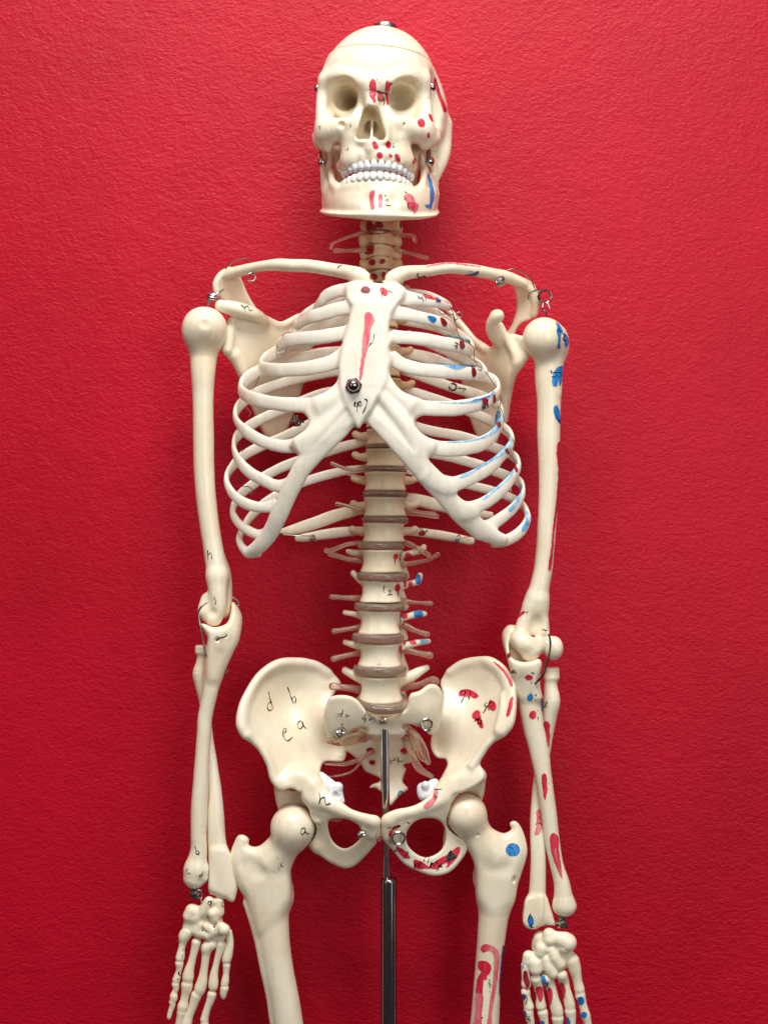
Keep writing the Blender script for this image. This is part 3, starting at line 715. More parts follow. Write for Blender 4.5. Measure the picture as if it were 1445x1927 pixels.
# socket wall behind the ball
f.chain([(524, 1484, 16, 8), (530, 1510, -6, 10), (545, 1540, -18, 12), (575, 1570, -8, 12), (598, 1590, 6, 14)], k=12)
f.plate([(520, 1478), (545, 1486), (575, 1492), (598, 1540), (606, 1590), (570, 1580), (535, 1545), (522, 1510)], [(525, 1490, 8), (560, 1500, -6), (590, 1550, -2), (560, 1550, -26)], t=7, k=8)
f.ball(551, 1556, 20, 45, k=4, mode='s')
f.ball(545, 1490, 34, (16, 8, 20), k=8, mode='s')
hip_l = bone('hip_bone', f, label='unpainted hip bone with small pencilled letters')
ro = [(899, 1239), (869, 1245), (842, 1263), (828, 1284), (833, 1311), (830, 1340), (822, 1366), (811, 1389), (812, 1412), (823, 1427), (838, 1430), (842, 1439), (832, 1460), (823, 1475), (798, 1508), (768, 1523), (746, 1526), (721, 1537), (719, 1556),
      (722, 1582), (737, 1599), (759, 1626), (791, 1642), (819, 1649), (846, 1642), (868, 1619), (880, 1596), (874, 1582), (862, 1572), (850, 1552), (846, 1533), (848, 1512), (851, 1497), (869, 1492), (894, 1480), (908, 1468), (910, 1455), (903, 1437), (910, 1419),
      (924, 1398), (942, 1384), (958, 1372), (965, 1348), (967, 1298), (958, 1272), (940, 1252), (921, 1241)]
rhole = [(784, 1545), (771, 1556), (764, 1574), (768, 1592), (785, 1609), (803, 1614), (823, 1606), (835, 1592), (838, 1570), (833, 1552), (822, 1543), (804, 1540)]
dr = [(899, 1242, -28, 5), (860, 1250, -44, 5), (832, 1290, -50, 6), (828, 1345, -18, 6), (826, 1420, -44, 7), (838, 1440, -16, 8), (962, 1350, 52, 6), (962, 1300, 30, 5), (930, 1256, -4, 5), (890, 1310, -30, 4), (860, 1300, -42, 4), (880, 1380, -8, 8), (925, 1390, 36, 6),
      (900, 1450, 38, 10), (850, 1470, 34, 12), (800, 1515, 58, 8), (735, 1540, 72, 9), (735, 1590, 56, 6), (790, 1628, 34, 9), (850, 1620, 16, 12), (846, 1560, 18, 10)]
f = Field(h=2.0, noise=0.7)
f.plate(ro, dr, t=6, rnd=5.5, holes=[rhole], k=8)
f.chain([(846, 1264, -46, 3), (869, 1250, -41, 4), (899, 1244, -30, 5), (924, 1246, -10, 7), (946, 1264, 8, 8), (960, 1296, 26, 8), (962, 1330, 42, 8.5), (957, 1358, 52, 8.5), (945, 1376, 54, 7)], k=16)
f.chain([(944, 1310, 32, 2), (944, 1335, 43, 4), (937, 1374, 54, 6)], k=12)
f.chain([(944, 1378, 52, 6), (918, 1400, 46, 6), (900, 1425, 44, 7), (888, 1442, 46, 7)], k=9)
f.chain([(905, 1462, 38, 9), (880, 1460, 36, 14), (855, 1472, 34, 14), (842, 1494, 38, 11)], k=14)
f.chain([(845, 1494, 38, 12), (815, 1512, 54, 10), (780, 1526, 66, 8), (750, 1533, 72, 8), (732, 1543, 74, 9)], k=10)
f.chain([(730, 1546, 70, 10), (731, 1572, 62, 9)], k=10)
f.chain([(906, 1464, 14, 8), (900, 1495, -4, 10), (885, 1520, -16, 12), (860, 1560, -10, 12), (848, 1590, 4, 14)], k=12)
f.plate([(910, 1460), (880, 1482), (852, 1492), (840, 1540), (836, 1590), (860, 1585), (890, 1545), (906, 1500)], [(905, 1480, 6), (880, 1500, -8), (850, 1550, -4), (880, 1550, -26)], t=7, k=8)
f.ball(878, 1534, 20, 43, k=4, mode='s')
hip_r = bone('hip_bone', f, label='hip bone painted with red muscle patches')
item('hip_wire_coil', coil(680, 1570, 74, 5.5, 1.6, 3, (1, -0.3, 0.2), 4), 'chrome', hip_l, inkable=False)
item('hip_wire_coil', coil(750, 1578, 78, 11.5, 1.8, 2.2, (0.05, -1, -0.1), 3.6), 'wire', hip_r, inkable=False)
f = Field(h=1.5, noise=0.7); f.chain([(711, 1558, 66, 7), (713, 1572, 68, 8), (714, 1578, 64, 6)], k=4); bone('pubic_joint_pad', f, 'nerve_plastic', inkable=False)
f = Field(h=1.4, noise=1.3); f.chain([(604, 1462, 10, 9), (614, 1476, 20, 13), (630, 1490, 30, 13), (640, 1508, 34, 9)], k=6); f.ball(636, 1482, 34, 9, k=5); f.chain([(620, 1466, 26, 5), (634, 1500, 42, 5)], k=3, mode='s')
bone('putty_lump', f, 'putty', hip_l, inkable=False)
f = Field(h=1.4, noise=1.3); f.chain([(796, 1484, 24, 12), (800, 1496, 28, 14), (812, 1480, 20, 12)], k=6); f.ball(818, 1474, 14, 9, k=5); f.ball(800, 1478, 38, 8, k=4)
bone('putty_lump', f, 'putty', hip_r, inkable=False)
f = Field(h=1.5, noise=0.5); f.chain([(606, 1538, 30, 7), (636, 1540, 30, 7)], k=4); bone('clear_peg', f, 'nerve_plastic', hip_l, inkable=False)
# ------------------------------------------------------------------ rib cage (one moulding, a part for each rib)
def front_d(u, xe, xc, Df, dm):
    q = min(1.0, abs(u-xc)/abs(xe-xc)); return dm+(Df-dm)*math.sqrt(max(0, 1-q**2.3))
def back_d(u, xe, xc, db, dm):
    q = min(1.0, abs(u-xc)/abs(xe-xc)); return dm-(dm-db)*math.sqrt(max(0, 1-q**2.6))
cage = Field(h=2.1, noise=0.6)
def rib(tag, front, ext, back, spine, Df, w, dm=10, db=-72, t=5.0, xc=712, wb=None, tb=4.5):
    """front: (u, v) from cartilage outwards; ext: side-most point; back: (u, v) inwards; spine: joint"""
    xe = ext[0]+(-1.5 if ext[0] < xc else 1.5)
    n = len(front); pts = []
    for i, q in enumerate(front):
        ww = (q[2] if len(q) > 2 else w)*1.06
        pts.append((q[0], q[1], front_d(q[0], xe, xc, Df, dm), ww, t))
    pts.append((ext[0], ext[1], dm, w*0.92, t))
    wb = wb or w*1.0
    for q in back: pts.append((q[0], q[1], back_d(q[0], xe, xc, db, dm), wb, tb))
    pts.append((spine[0], spine[1], -46, wb*0.8, tb+1))
    cage.chain(pts, k=9, tag=tag, step=7)
# viewer's left
rib('rib1', [(662, 546, 13), (640, 546, 12), (615, 556, 12), (602, 570, 10)], (594, 580), [(600, 572), (630, 556)], (690, 545), 140, 10, dm=50, db=-40, wb=6)
rib('rib2', [(664, 577, 13), (640, 581, 13), (611, 589, 13), (582, 598, 12)], (557, 613), [(566, 598), (610, 572)], (690, 560), 146, 9, dm=30, db=-60)
rib('rib3', [(655, 625, 13), (632, 629, 13), (600, 634, 13), (565, 637, 13), (540, 642, 13)], (524, 650), [(540, 640), (600, 612)], (690, 600), 150, 13, dm=14)
rib('rib4', [(648, 668, 15), (625, 682, 14), (582, 692, 13), (540, 696, 13), (510, 696, 13)], (491, 688), [(505, 672), (560, 645), (630, 630)], (692, 632), 154, 13, dm=14)
rib('rib5', [(600, 764, 14), (567, 762, 13.5), (535, 761, 13), (500, 756, 13), (470, 748, 13)], (453, 734), [(462, 716), (485, 700), (540, 682), (620, 665)], (692, 662), 158, 13, dm=14)
rib('rib6', [(578, 830, 13), (553, 838, 13), (532, 840, 12), (501, 833, 11.5), (478, 822, 11.5), (456, 806, 11)], (443, 786), [(450, 764), (480, 740), (540, 718), (620, 700)], (694, 695), 152, 10.5, dm=14)
rib('rib7', [(562, 896, 12), (540, 913, 13), (518, 914, 11), (494, 903, 11), (470, 889, 11), (450, 868, 10.5)], (440, 842), [(447, 820), (480, 795), (530, 772), (610, 740)], (694, 728), 146, 10.5, dm=14)
rib('rib8', [(520, 950, 13), (494, 955, 10), (462, 948, 10.5), (438, 930, 10)], (426, 904), [(436, 880), (460, 856), (500, 836), (560, 810), (630, 775)], (694, 760), 132, 10, dm=14)
rib('rib9', [(508, 1000, 12), (489, 1006, 9), (470, 1000, 9), (450, 986, 9)], (438, 964), [(448, 936), (478, 910), (520, 884), (560, 868), (630, 845)], (696, 828), 112, 10, dm=14, t=5.5)
rib('rib10', [(486, 1036, 12), (468, 1040, 10), (456, 1030, 8)], (450, 1012), [(470, 975), (500, 945), (560, 912), (630, 890)], (694, 880), 90, 9, dm=20, t=6)
# viewer's right
rib('rib11', [(740, 553, 14), (765, 560, 13), (790, 564, 11), (825, 571, 8.5)], (846, 579), [(840, 570), (800, 552)], (745, 545), 140, 7, dm=50, db=-40, wb=6)
rib('rib12', [(740, 589, 13), (760, 591, 12), (785, 596, 11), (816, 603, 11), (840, 611, 11)], (856, 620), [(848, 610), (800, 580)], (746, 565), 146, 11, dm=30, db=-60)
rib('rib13', [(740, 634, 13), (762, 635, 12), (795, 638, 12), (831, 645, 12), (865, 652, 12)], (889, 660), [(880, 645), (830, 615)], (748, 600), 150, 12, dm=14)
rib('rib14', [(736, 672, 14), (755, 685, 13), (785, 694, 12.5), (816, 698, 12.5), (860, 701, 12.5), (895, 704, 12)], (914, 706), [(902, 690), (860, 665), (800, 640)], (748, 632), 154, 12, dm=14)
rib('rib15', [(770, 764, 14), (795, 767, 14), (831, 769, 14), (865, 767, 14), (895, 761, 13), (922, 752, 12)], (938, 736), [(930, 718), (900, 705), (850, 690), (800, 672)], (750, 662), 158, 12, dm=14)
rib('rib16', [(765, 818, 12), (785, 832, 13), (805, 840, 14), (841, 845, 14), (880, 842, 14), (912, 832, 13), (934, 812, 11)], (944, 784), [(936, 762), (905, 745), (850, 728), (800, 710)], (752, 695), 154, 10, dm=14)
rib('rib17', [(805, 890, 12), (825, 905, 13), (845, 912, 13.5), (876, 904, 13), (912, 886, 12.5), (940, 864, 11)], (963, 832), [(955, 812), (920, 790), (860, 765), (800, 745)], (752, 728), 148, 10, dm=14)
rib('rib18', [(868, 960, 13), (884, 957, 12), (912, 946, 12), (940, 926, 12), (962, 902, 11)], (976, 878), [(968, 860), (930, 842), (870, 822), (785, 803)], (754, 775), 134, 10, dm=14)
rib('rib19', [(895, 998, 13), (915, 992, 12), (942, 976, 11.5), (967, 955, 10.5)], (984, 928), [(978, 908), (945, 892), (900, 875), (840, 858), (790, 848)], (754, 835), 112, 10, dm=14)
rib('rib20', [(928, 1018, 12), (948, 1018, 11), (970, 1008, 11), (986, 992, 10)], (993, 972), [(982, 950), (945, 930), (880, 912), (800, 895)], (756, 882), 90, 9, dm=20, t=6)
# costal arches
AL = [(664, 778, 158, 14, 7), (645, 803, 158, 16, 7), (622, 824, 156, 18, 7), (596, 848, 150, 19, 7), (572, 876, 144, 18, 7), (554, 906, 136, 17, 7), (538, 940, 126, 17, 7), (522, 975, 114, 17, 7), (506, 1006, 98, 16, 7), (486, 1029, 84, 14, 7), (464, 1042, 70, 9, 6)]
AR = [(694, 778, 158, 14, 7), (716, 800, 160, 16, 7), (740, 824, 160, 18, 7), (766, 850, 156, 20, 7), (791, 878, 148, 20, 7), (815, 907, 138, 19, 7), (837, 934, 128, 18, 7), (858, 957, 118, 19, 7), (882, 980, 104, 19, 7), (908, 1001, 90, 17, 7), (932, 1012, 80, 13, 7), (948, 1016, 74, 11, 7)]
cage.chain(AL, k=13, tag='costal1', ref=(-0.75, 0, 0.65)); cage.chain(AR, k=13, tag='costal2', ref=(0.75, 0, 0.65))
cage.chain([(650, 735, 160, 13, 7), (628, 752, 158, 13, 7), (600, 764, 154, 14, 6)], k=13, tag='costal1', ref=(-0.3, 0, 1))
cage.chain([(660, 755, 162, 9, 8), (630, 785, 158, 11, 8), (600, 812, 154, 13, 7), (560, 836, 146, 14, 6)], k=12, tag='costal1', ref=(-0.6, 0, 1))
cage.plate([(645, 702), (660, 745), (668, 790), (630, 815), (592, 848), (562, 852), (548, 838), (562, 826), (577, 808), (580, 790), (574, 774), (588, 753), (612, 738), (632, 720)], [(650, 720, 155), (660, 780, 158), (600, 800, 150), (560, 840, 140), (585, 765, 148), (600, 845, 146)], t=6, rnd=6, k=10, tag='costal1')
cage.chain([(722, 712, 160, 12, 7), (742, 740, 160, 13, 7), (772, 762, 156, 14, 7)], k=13, tag='costal2', ref=(0.4, 0, 1))
cage.chain([(715, 742, 162, 8, 8), (742, 775, 162, 12, 8), (765, 805, 160, 14, 8), (792, 834, 152, 13, 6), (812, 842, 146, 12, 5.5)], k=10, tag='costal2', ref=(0.7, 0, 1))
cage.plate([(728, 703), (740, 728), (765, 748), (790, 753), (792, 778), (781, 792), (783, 808), (800, 824), (815, 842), (800, 862), (770, 850), (735, 812), (703, 785), (715, 745)], [(730, 720, 155), (705, 780, 158), (760, 790, 154), (785, 765, 150), (810, 845, 140), (780, 850, 148)], t=6, rnd=6, k=10, tag='costal2')
# grooves between the moulded cartilages
cage.chain([(652, 772, 171, 1.8), (630, 795, 170, 2.2), (604, 822, 166, 2.0), (590, 838, 162, 0.8)], k=7, mode='s')
cage.chain([(716, 766, 172, 2.0), (738, 792, 172, 2.4), (760, 822, 170, 2.2), (780, 850, 166, 0.8)], k=7, mode='s')
# breastbone
cage.plate([(654, 535), (672, 528), (695, 530), (720, 533), (742, 530), (760, 543), (757, 560), (745, 575), (737, 588), (734, 602), (731, 625), (738, 640), (732, 655), (736, 680), (730, 700), (724, 722), (712, 745), (700, 770), (688, 785), (680, 800), (675, 807), (669, 800),
            (664, 785), (655, 768), (646, 745), (640, 720), (638, 692), (641, 668), (645, 645), (652, 620), (658, 595), (662, 575), (652, 558)],
           [(700, 535, 142), (655, 550, 139), (757, 550, 139), (700, 580, 152), (650, 640, 154), (735, 640, 154), (692, 660, 162), (640, 715, 160), (725, 715, 160), (685, 740, 168), (675, 800, 162)], t=8, rnd=6, k=10, tag='sternum')
cage.chain([(664, 570, 149, 2.5), (698, 573, 154.5, 2.5), (734, 572, 149, 2.5)], k=7, tag='sternum')
cage.chain([(704, 556, 142, 22, 7), (696, 590, 150, 24, 7), (692, 640, 158, 27, 7), (690, 720, 161, 25, 7)], k=14, tag='sternum', ref=(1, 0, 0))
geo = cage.build(labels=True)
breast = item('sternum', geo['sternum'], 'bone_white')
for t in ('costal1', 'costal2'):
    item('costal_cartilage', geo[t], 'bone_white')
RIB = {}
for i in range(1, 21):
    if 'rib%d' % i in geo: RIB[i] = item('rib', geo['rib%d' % i], 'bone_white' if i not in (9, 10, 19, 20) else 'bone_white')
# floating ribs
for pts in ([(700, 952, -46, 7, 5), (680, 958, -62, 10, 5), (640, 968, -74, 12, 5), (590, 985, -70, 12, 5), (545, 998, -56, 9, 4.5), (527, 1000, -46, 5, 4)],
            [(700, 998, -46, 7, 5), (660, 1000, -66, 9, 5), (610, 1006, -72, 9.5, 5), (570, 1012, -66, 8, 5), (558, 1013, -64, 6, 4)],
            [(750, 935, -46, 8, 5), (780, 940, -66, 12, 5), (830, 952, -74, 12, 5), (880, 964, -60, 10, 5), (925, 970, -30, 7, 4)],
            [(750, 998, -46, 7, 5), (790, 1002, -66, 8.5, 5), (840, 1009, -72, 8.5, 5), (885, 1018, -66, 8, 4), (889, 1018, -64, 7, 4)]):
    f = Field(h=2.0, noise=0.7); f.chain(pts, k=5); bone('floating_rib', f)
item('rib_wire', merge(tube([(533, 1006, -46), (560, 1008, -56), (588, 1009, -58)], 1.1), coil(590, 1013, -60, 6.5, 1.4, 2.5, (1, -0.2, 0.2), 3)), 'wire', inkable=False)
item('rib_wire', merge(tube([(858, 1017, -56), (870, 1012, -56), (884, 1010, -60)], 0.8), coil(862, 1015, -62, 8, 1.3, 2.5, (1, -0.2, -0.2), 3)), 'wire', inkable=False)
# bolt on the breastbone
bu, bv, bd = 665.5, 726.5, 168
g = merge(lathe(bu, bv, bd, [(0.5, 0), (16, 0), (16, 3), (0.5, 3)], seg=28), lathe(bu, bv, bd+3, [(0.5, 0), (14.5, 0), (15, 1.5), (15, 7), (13, 9), (0.5, 9)], seg=6, rot0=0.3),
          lathe(bu-0.5, bv-1, bd+12, [(0.5, 0), (10.5, 0), (11, 2), (10.5, 6), (8, 10), (4, 12.3), (0.3, 13)], seg=28))
item('bolt', g, 'dark_chrome', breast, 'chrome domed hex nut on the breastbone', inkable=False)
# wires threading the ribs
WR = [([(846, 574, 66), (853, 590, 60), (858, 612, 56), (866, 636, 50), (890, 652, 40), (894, 680, 36), (916, 702, 34), (922, 712, 30), (934, 730, 30), (942, 748, 28), (941, 765, 28)], 0.75),
      ([(937, 765, 34), (944, 772, 32), (948, 790, 28), (946, 806, 28), (962, 822, 28), (968, 836, 26), (964, 860, 26), (975, 874, 24), (978, 894, 22)], 0.7),
      ([(825, 583, 90), (830, 590, 86), (852, 592, 70), (855, 610, 60)], 0.7), ([(881, 668, 56), (888, 676, 48), (904, 684, 36), (906, 696, 34), (900, 697, 40)], 0.8),
      ([(901, 714, 40), (914, 728, 30), (930, 738, 26), (938, 755, 30)], 0.8), ([(552, 618, 38), (548, 625, 38), (538, 626, 44), (532, 632, 44), (521, 652, 34), (521, 680, 34)], 0.8),
      ([(521, 668, 30), (535, 664, 60), (540, 656, 74)], 0.6), ([(488, 706, 10), (482, 722, 10), (474, 738, 10)], 0.6), ([(463, 766, 20), (472, 776, 20), (468, 784, 20)], 0.8),
      ([(460, 832, 20), (464, 838, 20), (456, 850, 14)], 0.7), ([(456, 888, 10), (454, 902, 10), (457, 915, 6), (462, 916, 6)], 0.7), ([(444, 892, 20), (450, 906, 18), (455, 914, 10)], 0.6),
      ([(461, 915, -6), (470, 917, -6), (475, 925, -6), (471, 931, -6)], 1.0), ([(962, 920, 10), (958, 934, 10), (966, 942, 10)], 0.8), ([(1024, 560, 0), (1024, 561, 0)], 0.3)][:-1]
for p, r in WR: item('rib_wire', tube(p, r), 'dark_wire' if r < 0.78 else 'wire', inkable=False)
item('spring_hook', merge(coil(864, 592, -60, 5.5, 1.1, 1.3, (0, -1, 0.1), 2), tube([(853, 604, -70), (860, 600, -60), (868, 596, -58)], 1.0)), 'wire', inkable=False)
item('spring_hook', merge(coil(852, 728, -30, 6.5, 2.0, 2, (0, -1, 0), 4), tube([(862, 730, -40), (880, 733, -50), (896, 742, -60)], 1.6)), 'dark_chrome', inkable=False)
item('spring_hook', merge(coil(558, 792, -20, 9, 2.0, 2.5, (1, -0.2, 0.1), 4.2), tube([(548, 790, -24), (572, 795, -20)], 1.6)), 'dark_chrome', inkable=False)
# ------------------------------------------------------------------ collarbones
f = Field(h=1.9, noise=0.5)
f.chain([(690, 528, 128, 13), (678, 520, 126, 16), (655, 512, 112, 13.5), (625, 507, 92, 12), (582, 500, 70, 12), (550, 499, 58, 12), (523, 498, 44, 11.5), (490, 501, 22, 9.5), (462, 507, 2, 10), (436, 514, -16, 11), (422, 520, -24, 9)], k=6)
clav_l = bone('collarbone', f, label='plain collarbone above the unpainted ribs')
f = Field(h=1.9, noise=0.5)
f.chain([(729, 531, 128, 10), (740, 523, 126, 15), (760, 514, 114, 14), (802, 509, 92, 11), (845, 504, 70, 10.5), (889, 508, 46, 11), (925, 515, 18, 11.5), (955, 522, -4, 12), (985, 533, -18, 10), (1000, 540, -24, 8)], k=6)
clav_r = bone('collarbone', f, label='collarbone edged in red with a blue patch')

# ------------------------------------------------------------------ shoulder blades
f = Field(h=2.1, noise=0.55)
f.plate([(437, 600), (430, 620), (427, 640), (422, 662), (431, 672), (444, 682), (452, 700), (460, 722), (475, 762), (498, 815), (512, 835), (526, 832), (545, 800), (572, 720), (592, 640), (602, 592), (594, 578), (575, 584), (553, 594), (534, 605), (521, 607), (505, 597), (486, 584), (462, 580)],
        [(440, 610, -22, 7), (425, 660, -20, 9), (455, 700, -40, 7), (480, 620, -42, 8), (523, 615, -62, 4), (560, 640, -84, 3.5), (592, 582, -100, 4), (590, 640, -104, 4), (560, 740, -106, 4), (512, 828, -108, 6), (480, 760, -80, 6)], t=5, rnd=5, k=10)
f.chain([(436, 604, -16, 8), (432, 630, -12, 8), (428, 658, -10, 9)], k=10)
f.chain([(416, 575, 6, 12), (430, 578, 4, 13.5), (455, 584, -4, 14), (480, 592, -16, 12), (500, 604, -36, 8)], k=12)
f.chain([(440, 670, -22, 10), (460, 715, -46, 8), (480, 765, -72, 7), (505, 820, -98, 7)], k=9)
# acromion and spine
f.plate([(414, 516), (430, 505), (446, 508), (455, 525), (466, 552), (480, 576), (500, 600), (470, 602), (452, 585), (432, 572), (414, 563), (406, 555), (404, 535)],
        [(408, 540, -26), (430, 510, -26), (440, 550, -46), (490, 598, -66), (455, 520, -36)], t=6, rnd=5, k=8)
f.chain([(409, 552, -24, 5), (406, 535, -22, 6), (416, 517, -22, 7), (432, 509, -24, 7)], k=8)
f.chain([(560, 598, -80, 5), (530, 612, -66, 6), (505, 606, -56, 8)], k=8)
scap_l = bone('shoulder_blade', f, label='plain shoulder blade with one pencilled letter')
f = Field(h=2.1, noise=0.55)
f.plate([(845, 584), (852, 588), (866, 605), (884, 626), (902, 648), (915, 656), (928, 650), (945, 636), (965, 628), (984, 636), (990, 655), (990, 672), (975, 683), (962, 702), (957, 726), (952, 760), (946, 795), (936, 830), (920, 850), (905, 840), (885, 790), (868, 720), (856, 660), (846, 610)],
        [(846, 588, -96, 5), (880, 625, -80, 4), (915, 658, -54, 5), (945, 645, -36, 9), (986, 655, -14, 9), (965, 700, -34, 8), (950, 780, -84, 7), (920, 845, -106, 6), (870, 700, -100, 4), (910, 720, -84, 4)], t=5, rnd=5, k=10)
f.chain([(846, 586, -94, 6), (868, 612, -84, 6.5), (892, 640, -70, 7), (912, 655, -56, 8)], k=8)
f.chain([(935, 596, 12, 12), (926, 606, 4, 11), (926, 622, -12, 12), (940, 640, -30, 14)], k=10)
f.chain([(934, 594, 14, 10), (938, 592, 18, 9)], k=8)
f.chain([(940, 612, -14, 7), (955, 640, -16, 7), (968, 664, -14, 8), (972, 680, -16, 8)], k=9)
f.chain([(988, 640, -10, 8), (992, 660, -8, 8), (980, 680, -14, 9), (964, 704, -34, 9), (956, 740, -58, 8), (948, 790, -86, 8)], k=9)
f.plate([(955, 515), (975, 518), (996, 530), (1007, 545), (1012, 570), (1010, 590), (998, 602), (982, 608), (972, 620), (966, 634), (952, 630), (962, 612), (971, 585), (972, 560), (966, 540)],
        [(960, 520, -30), (1005, 550, -22), (1008, 585, -30), (975, 570, -50), (960, 628, -60)], t=6, rnd=5, k=8)
f.chain([(985, 534, -22, 7), (1001, 546, -20, 7), (1008, 570, -22, 6), (1006, 590, -30, 6)], k=8)
scap_r = bone('shoulder_blade', f, label='shoulder blade beside the red and blue painted ribs')

# ------------------------------------------------------------------ upper arms
f = Field(h=2.0, noise=0.5)
f.ball(384, 615, 8, (40, 38, 38), k=6); f.ball(396, 622, -4, (30, 36, 34), k=12); f.ball(372, 628, 4, (26, 30, 28), k=12)
f.chain([(384, 636, -8, 30), (383, 668, -5, 26), (382, 700, 0, 23), (382, 745, 0, 20), (383, 820, 0, 19.5), (384, 880, 0, 19.5), (388, 940, 0, 19), (396, 1000, 0, 18.5), (404, 1050, 2, 19), (409, 1085, 4, 19.5)], k=20)
f.chain([(402, 1040, -8, 14), (416, 1075, -12, 17), (421, 1120, -12, 16), (420, 1150, -10, 14)], k=10)
f.chain([(408, 1085, 8, 19), (410, 1120, 12, 17), (411, 1145, 14, 15), (405, 1165, 14, 13)], k=10)
f.chain([(392, 1130, 2, 15), (388, 1152, 8, 16), (396, 1164, 12, 12)], k=12)
f.ball(386, 609, 48, (9, 7, 5), k=6, mode='s'); f.ball(398, 1154, 30, (7, 6, 6), k=8, mode='s')
hum_l = bone('upper_arm_bone', f, label='bare cream upper arm bone')
f = Field(h=2.0, noise=0.5)
f.ball(1024, 636, 14, (40, 39, 38), k=6); f.ball(1050, 648, -4, (20, 34, 30), k=12); f.ball(1004, 640, 2, (18, 26, 24), k=10)
f.chain([(1031, 652, -6, 29), (1032, 680, -2, 26.5), (1032, 710, 0, 25.5), (1033, 760, 0, 22.5), (1032, 820, 0, 21.5), (1033, 880, 0, 20), (1032, 940, 0, 18.5), (1028, 1000, 0, 17.5), (1022, 1070, 0, 17.5), (1014, 1110, 0, 19), (1008, 1140, 0, 21, 16)], k=16, ref=(1, 0, 0))
f.chain([(1044, 660, 6, 13), (1047, 700, 8, 8), (1047, 740, 8, 6)], k=10)
f.chain([(1008, 1130, 0, 18), (990, 1165, 0, 15), (978, 1195, 4, 14), (972, 1206, 8, 13)], k=14)
f.chain([(1014, 1130, 0, 15), (1020, 1165, 0, 12), (1022, 1190, 2, 12)], k=12)
f.plate([(1000, 1140), (1020, 1150), (1026, 1190), (990, 1195), (975, 1190)], [(1000, 1170, 0)], t=9, rnd=8, k=10)
f.chain([(976, 1203, 18, 16), (992, 1212, 22, 17), (1002, 1222, 20, 17)], k=8); f.ball(996, 1230, 18, (16, 15, 16), k=8); f.ball(985, 1215, 24, (16, 14, 14), k=8)
f.chain([(1004, 1215, 12, 14), (1024, 1214, 6, 15), (1034, 1218, 6, 16)], k=8); f.ball(1042, 1220, 8, (18, 23, 20), k=6)
f.ball(1012, 1178, 18, (10, 14, 8), k=10, mode='s')
hum_r = bone('upper_arm_bone', f, label='upper arm bone painted with blue and red bands')

# ------------------------------------------------------------------ forearms
f = Field(h=2.0, noise=0.6)
f.plate([(437, 1132), (448, 1142), (456, 1162), (453, 1190), (448, 1210), (434, 1235), (421, 1258), (410, 1282), (396, 1284), (390, 1262), (390, 1225), (390, 1200), (384, 1188), (378, 1174), (388, 1175), (400, 1180), (414, 1179), (428, 1172), (434, 1152)],
        [(440, 1150, -4), (380, 1176, 30), (415, 1190, 26), (450, 1180, -2), (410, 1230, 20), (398, 1295, 16)], t=13, rnd=11, k=10)
f.chain([(412, 1215, 14, 22, 15), (408, 1240, 15, 20, 15), (403, 1262, 15, 18, 15), (396, 1300, 14, 14.5), (386, 1350, 12, 13.5), (384, 1380, 12, 13.5), (381, 1420, 12, 14), (378, 1470, 12, 15), (375, 1520, 12, 16), (374, 1570, 12, 15.5), (374, 1600, 12, 16), (370, 1625, 12, 19)], k=12, ref=(1, 0, 0))
f.chain([(368, 1640, 12, 23), (366, 1652, 12, 21)], k=10); f.chain([(380, 1640, 14, 12), (383, 1652, 16, 8)], k=8)
f.ball(378, 1664, 34, (5, 9, 7), k=6, mode='s')
f.ball(409, 1204, 40, (4, 4, 8), k=3, mode='s'); f.ball(426, 1197, 40, (4, 4, 8), k=3, mode='s')
ulna_l = bone('ulna', f, label='ulna with pencilled letters near its knob')
f = Field(h=2.0, noise=0.6)
f.body(379, 1222, -6, 12.5, 12, 8, waist=0.02, rnd=4, k=8)
f.chain([(381, 1232, -6, 9.5), (379, 1250, -6, 11), (376, 1268, -6, 13.5), (379, 1290, -8, 12), (384, 1320, -10, 10), (390, 1380, -10, 10), (398, 1440, -8, 11), (404, 1490, -4, 13), (406, 1540, 0, 16), (408, 1580, 2, 17), (413, 1620, 4, 19), (418, 1650, 6, 22, 17), (420, 1672, 6, 25, 17)], k=10, ref=(1, 0, 0))
f.plate([(396, 1640), (400, 1600), (428, 1600), (440, 1650), (445, 1670), (442, 1695), (436, 1699), (424, 1692), (404, 1683), (396, 1680), (392, 1670)], [(396, 1670, 14), (440, 1680, 6), (410, 1610, 8)], t=15, rnd=8, k=10)
f.chain([(400, 1600, 14, 3), (399, 1660, 22, 3.5), (398, 1680, 20, 3)], k=7)
radius_l = bone('radius', f, label='plain flared radius')

f = Field(h=2.0, noise=0.6)
f.plate([(958, 1178), (950, 1188), (947, 1205), (953, 1235), (962, 1270), (975, 1315), (1018, 1318), (1012, 1290), (1018, 1262), (1020, 1248), (1014, 1240), (1000, 1244), (985, 1246), (972, 1243), (962, 1236), (958, 1220), (962, 1200), (968, 1185)],
        [(955, 1190, -8), (955, 1230, 10), (970, 1248, 34), (1012, 1248, 30), (990, 1280, 24), (995, 1318, 14)], t=13, rnd=9, k=10)
f.plate([(946, 1195), (955, 1180), (975, 1178), (1000, 1200), (1000, 1245), (965, 1260)], [(960, 1200, -16), (990, 1230, -14)], t=12, k=10)
f.chain([(990, 1280, 16, 24, 17), (996, 1320, 12, 22, 16), (1004, 1370, 10, 20, 16), (1014, 1410, 10, 18.5, 15), (1022, 1460, 10, 16, 15), (1028, 1500, 10, 15.5), (1034, 1540, 10, 15), (1040, 1590, 10, 14), (1048, 1630, 10, 13), (1056, 1660, 10, 15), (1060, 1690, 10, 18)], k=12, ref=(1, 0, 0))
f.ball(1062, 1706, 10, (23, 19, 20), k=10)
ulna_r = bone('ulna', f, label='ulna with red patches and one blue spot')
f = Field(h=2.0, noise=0.6)
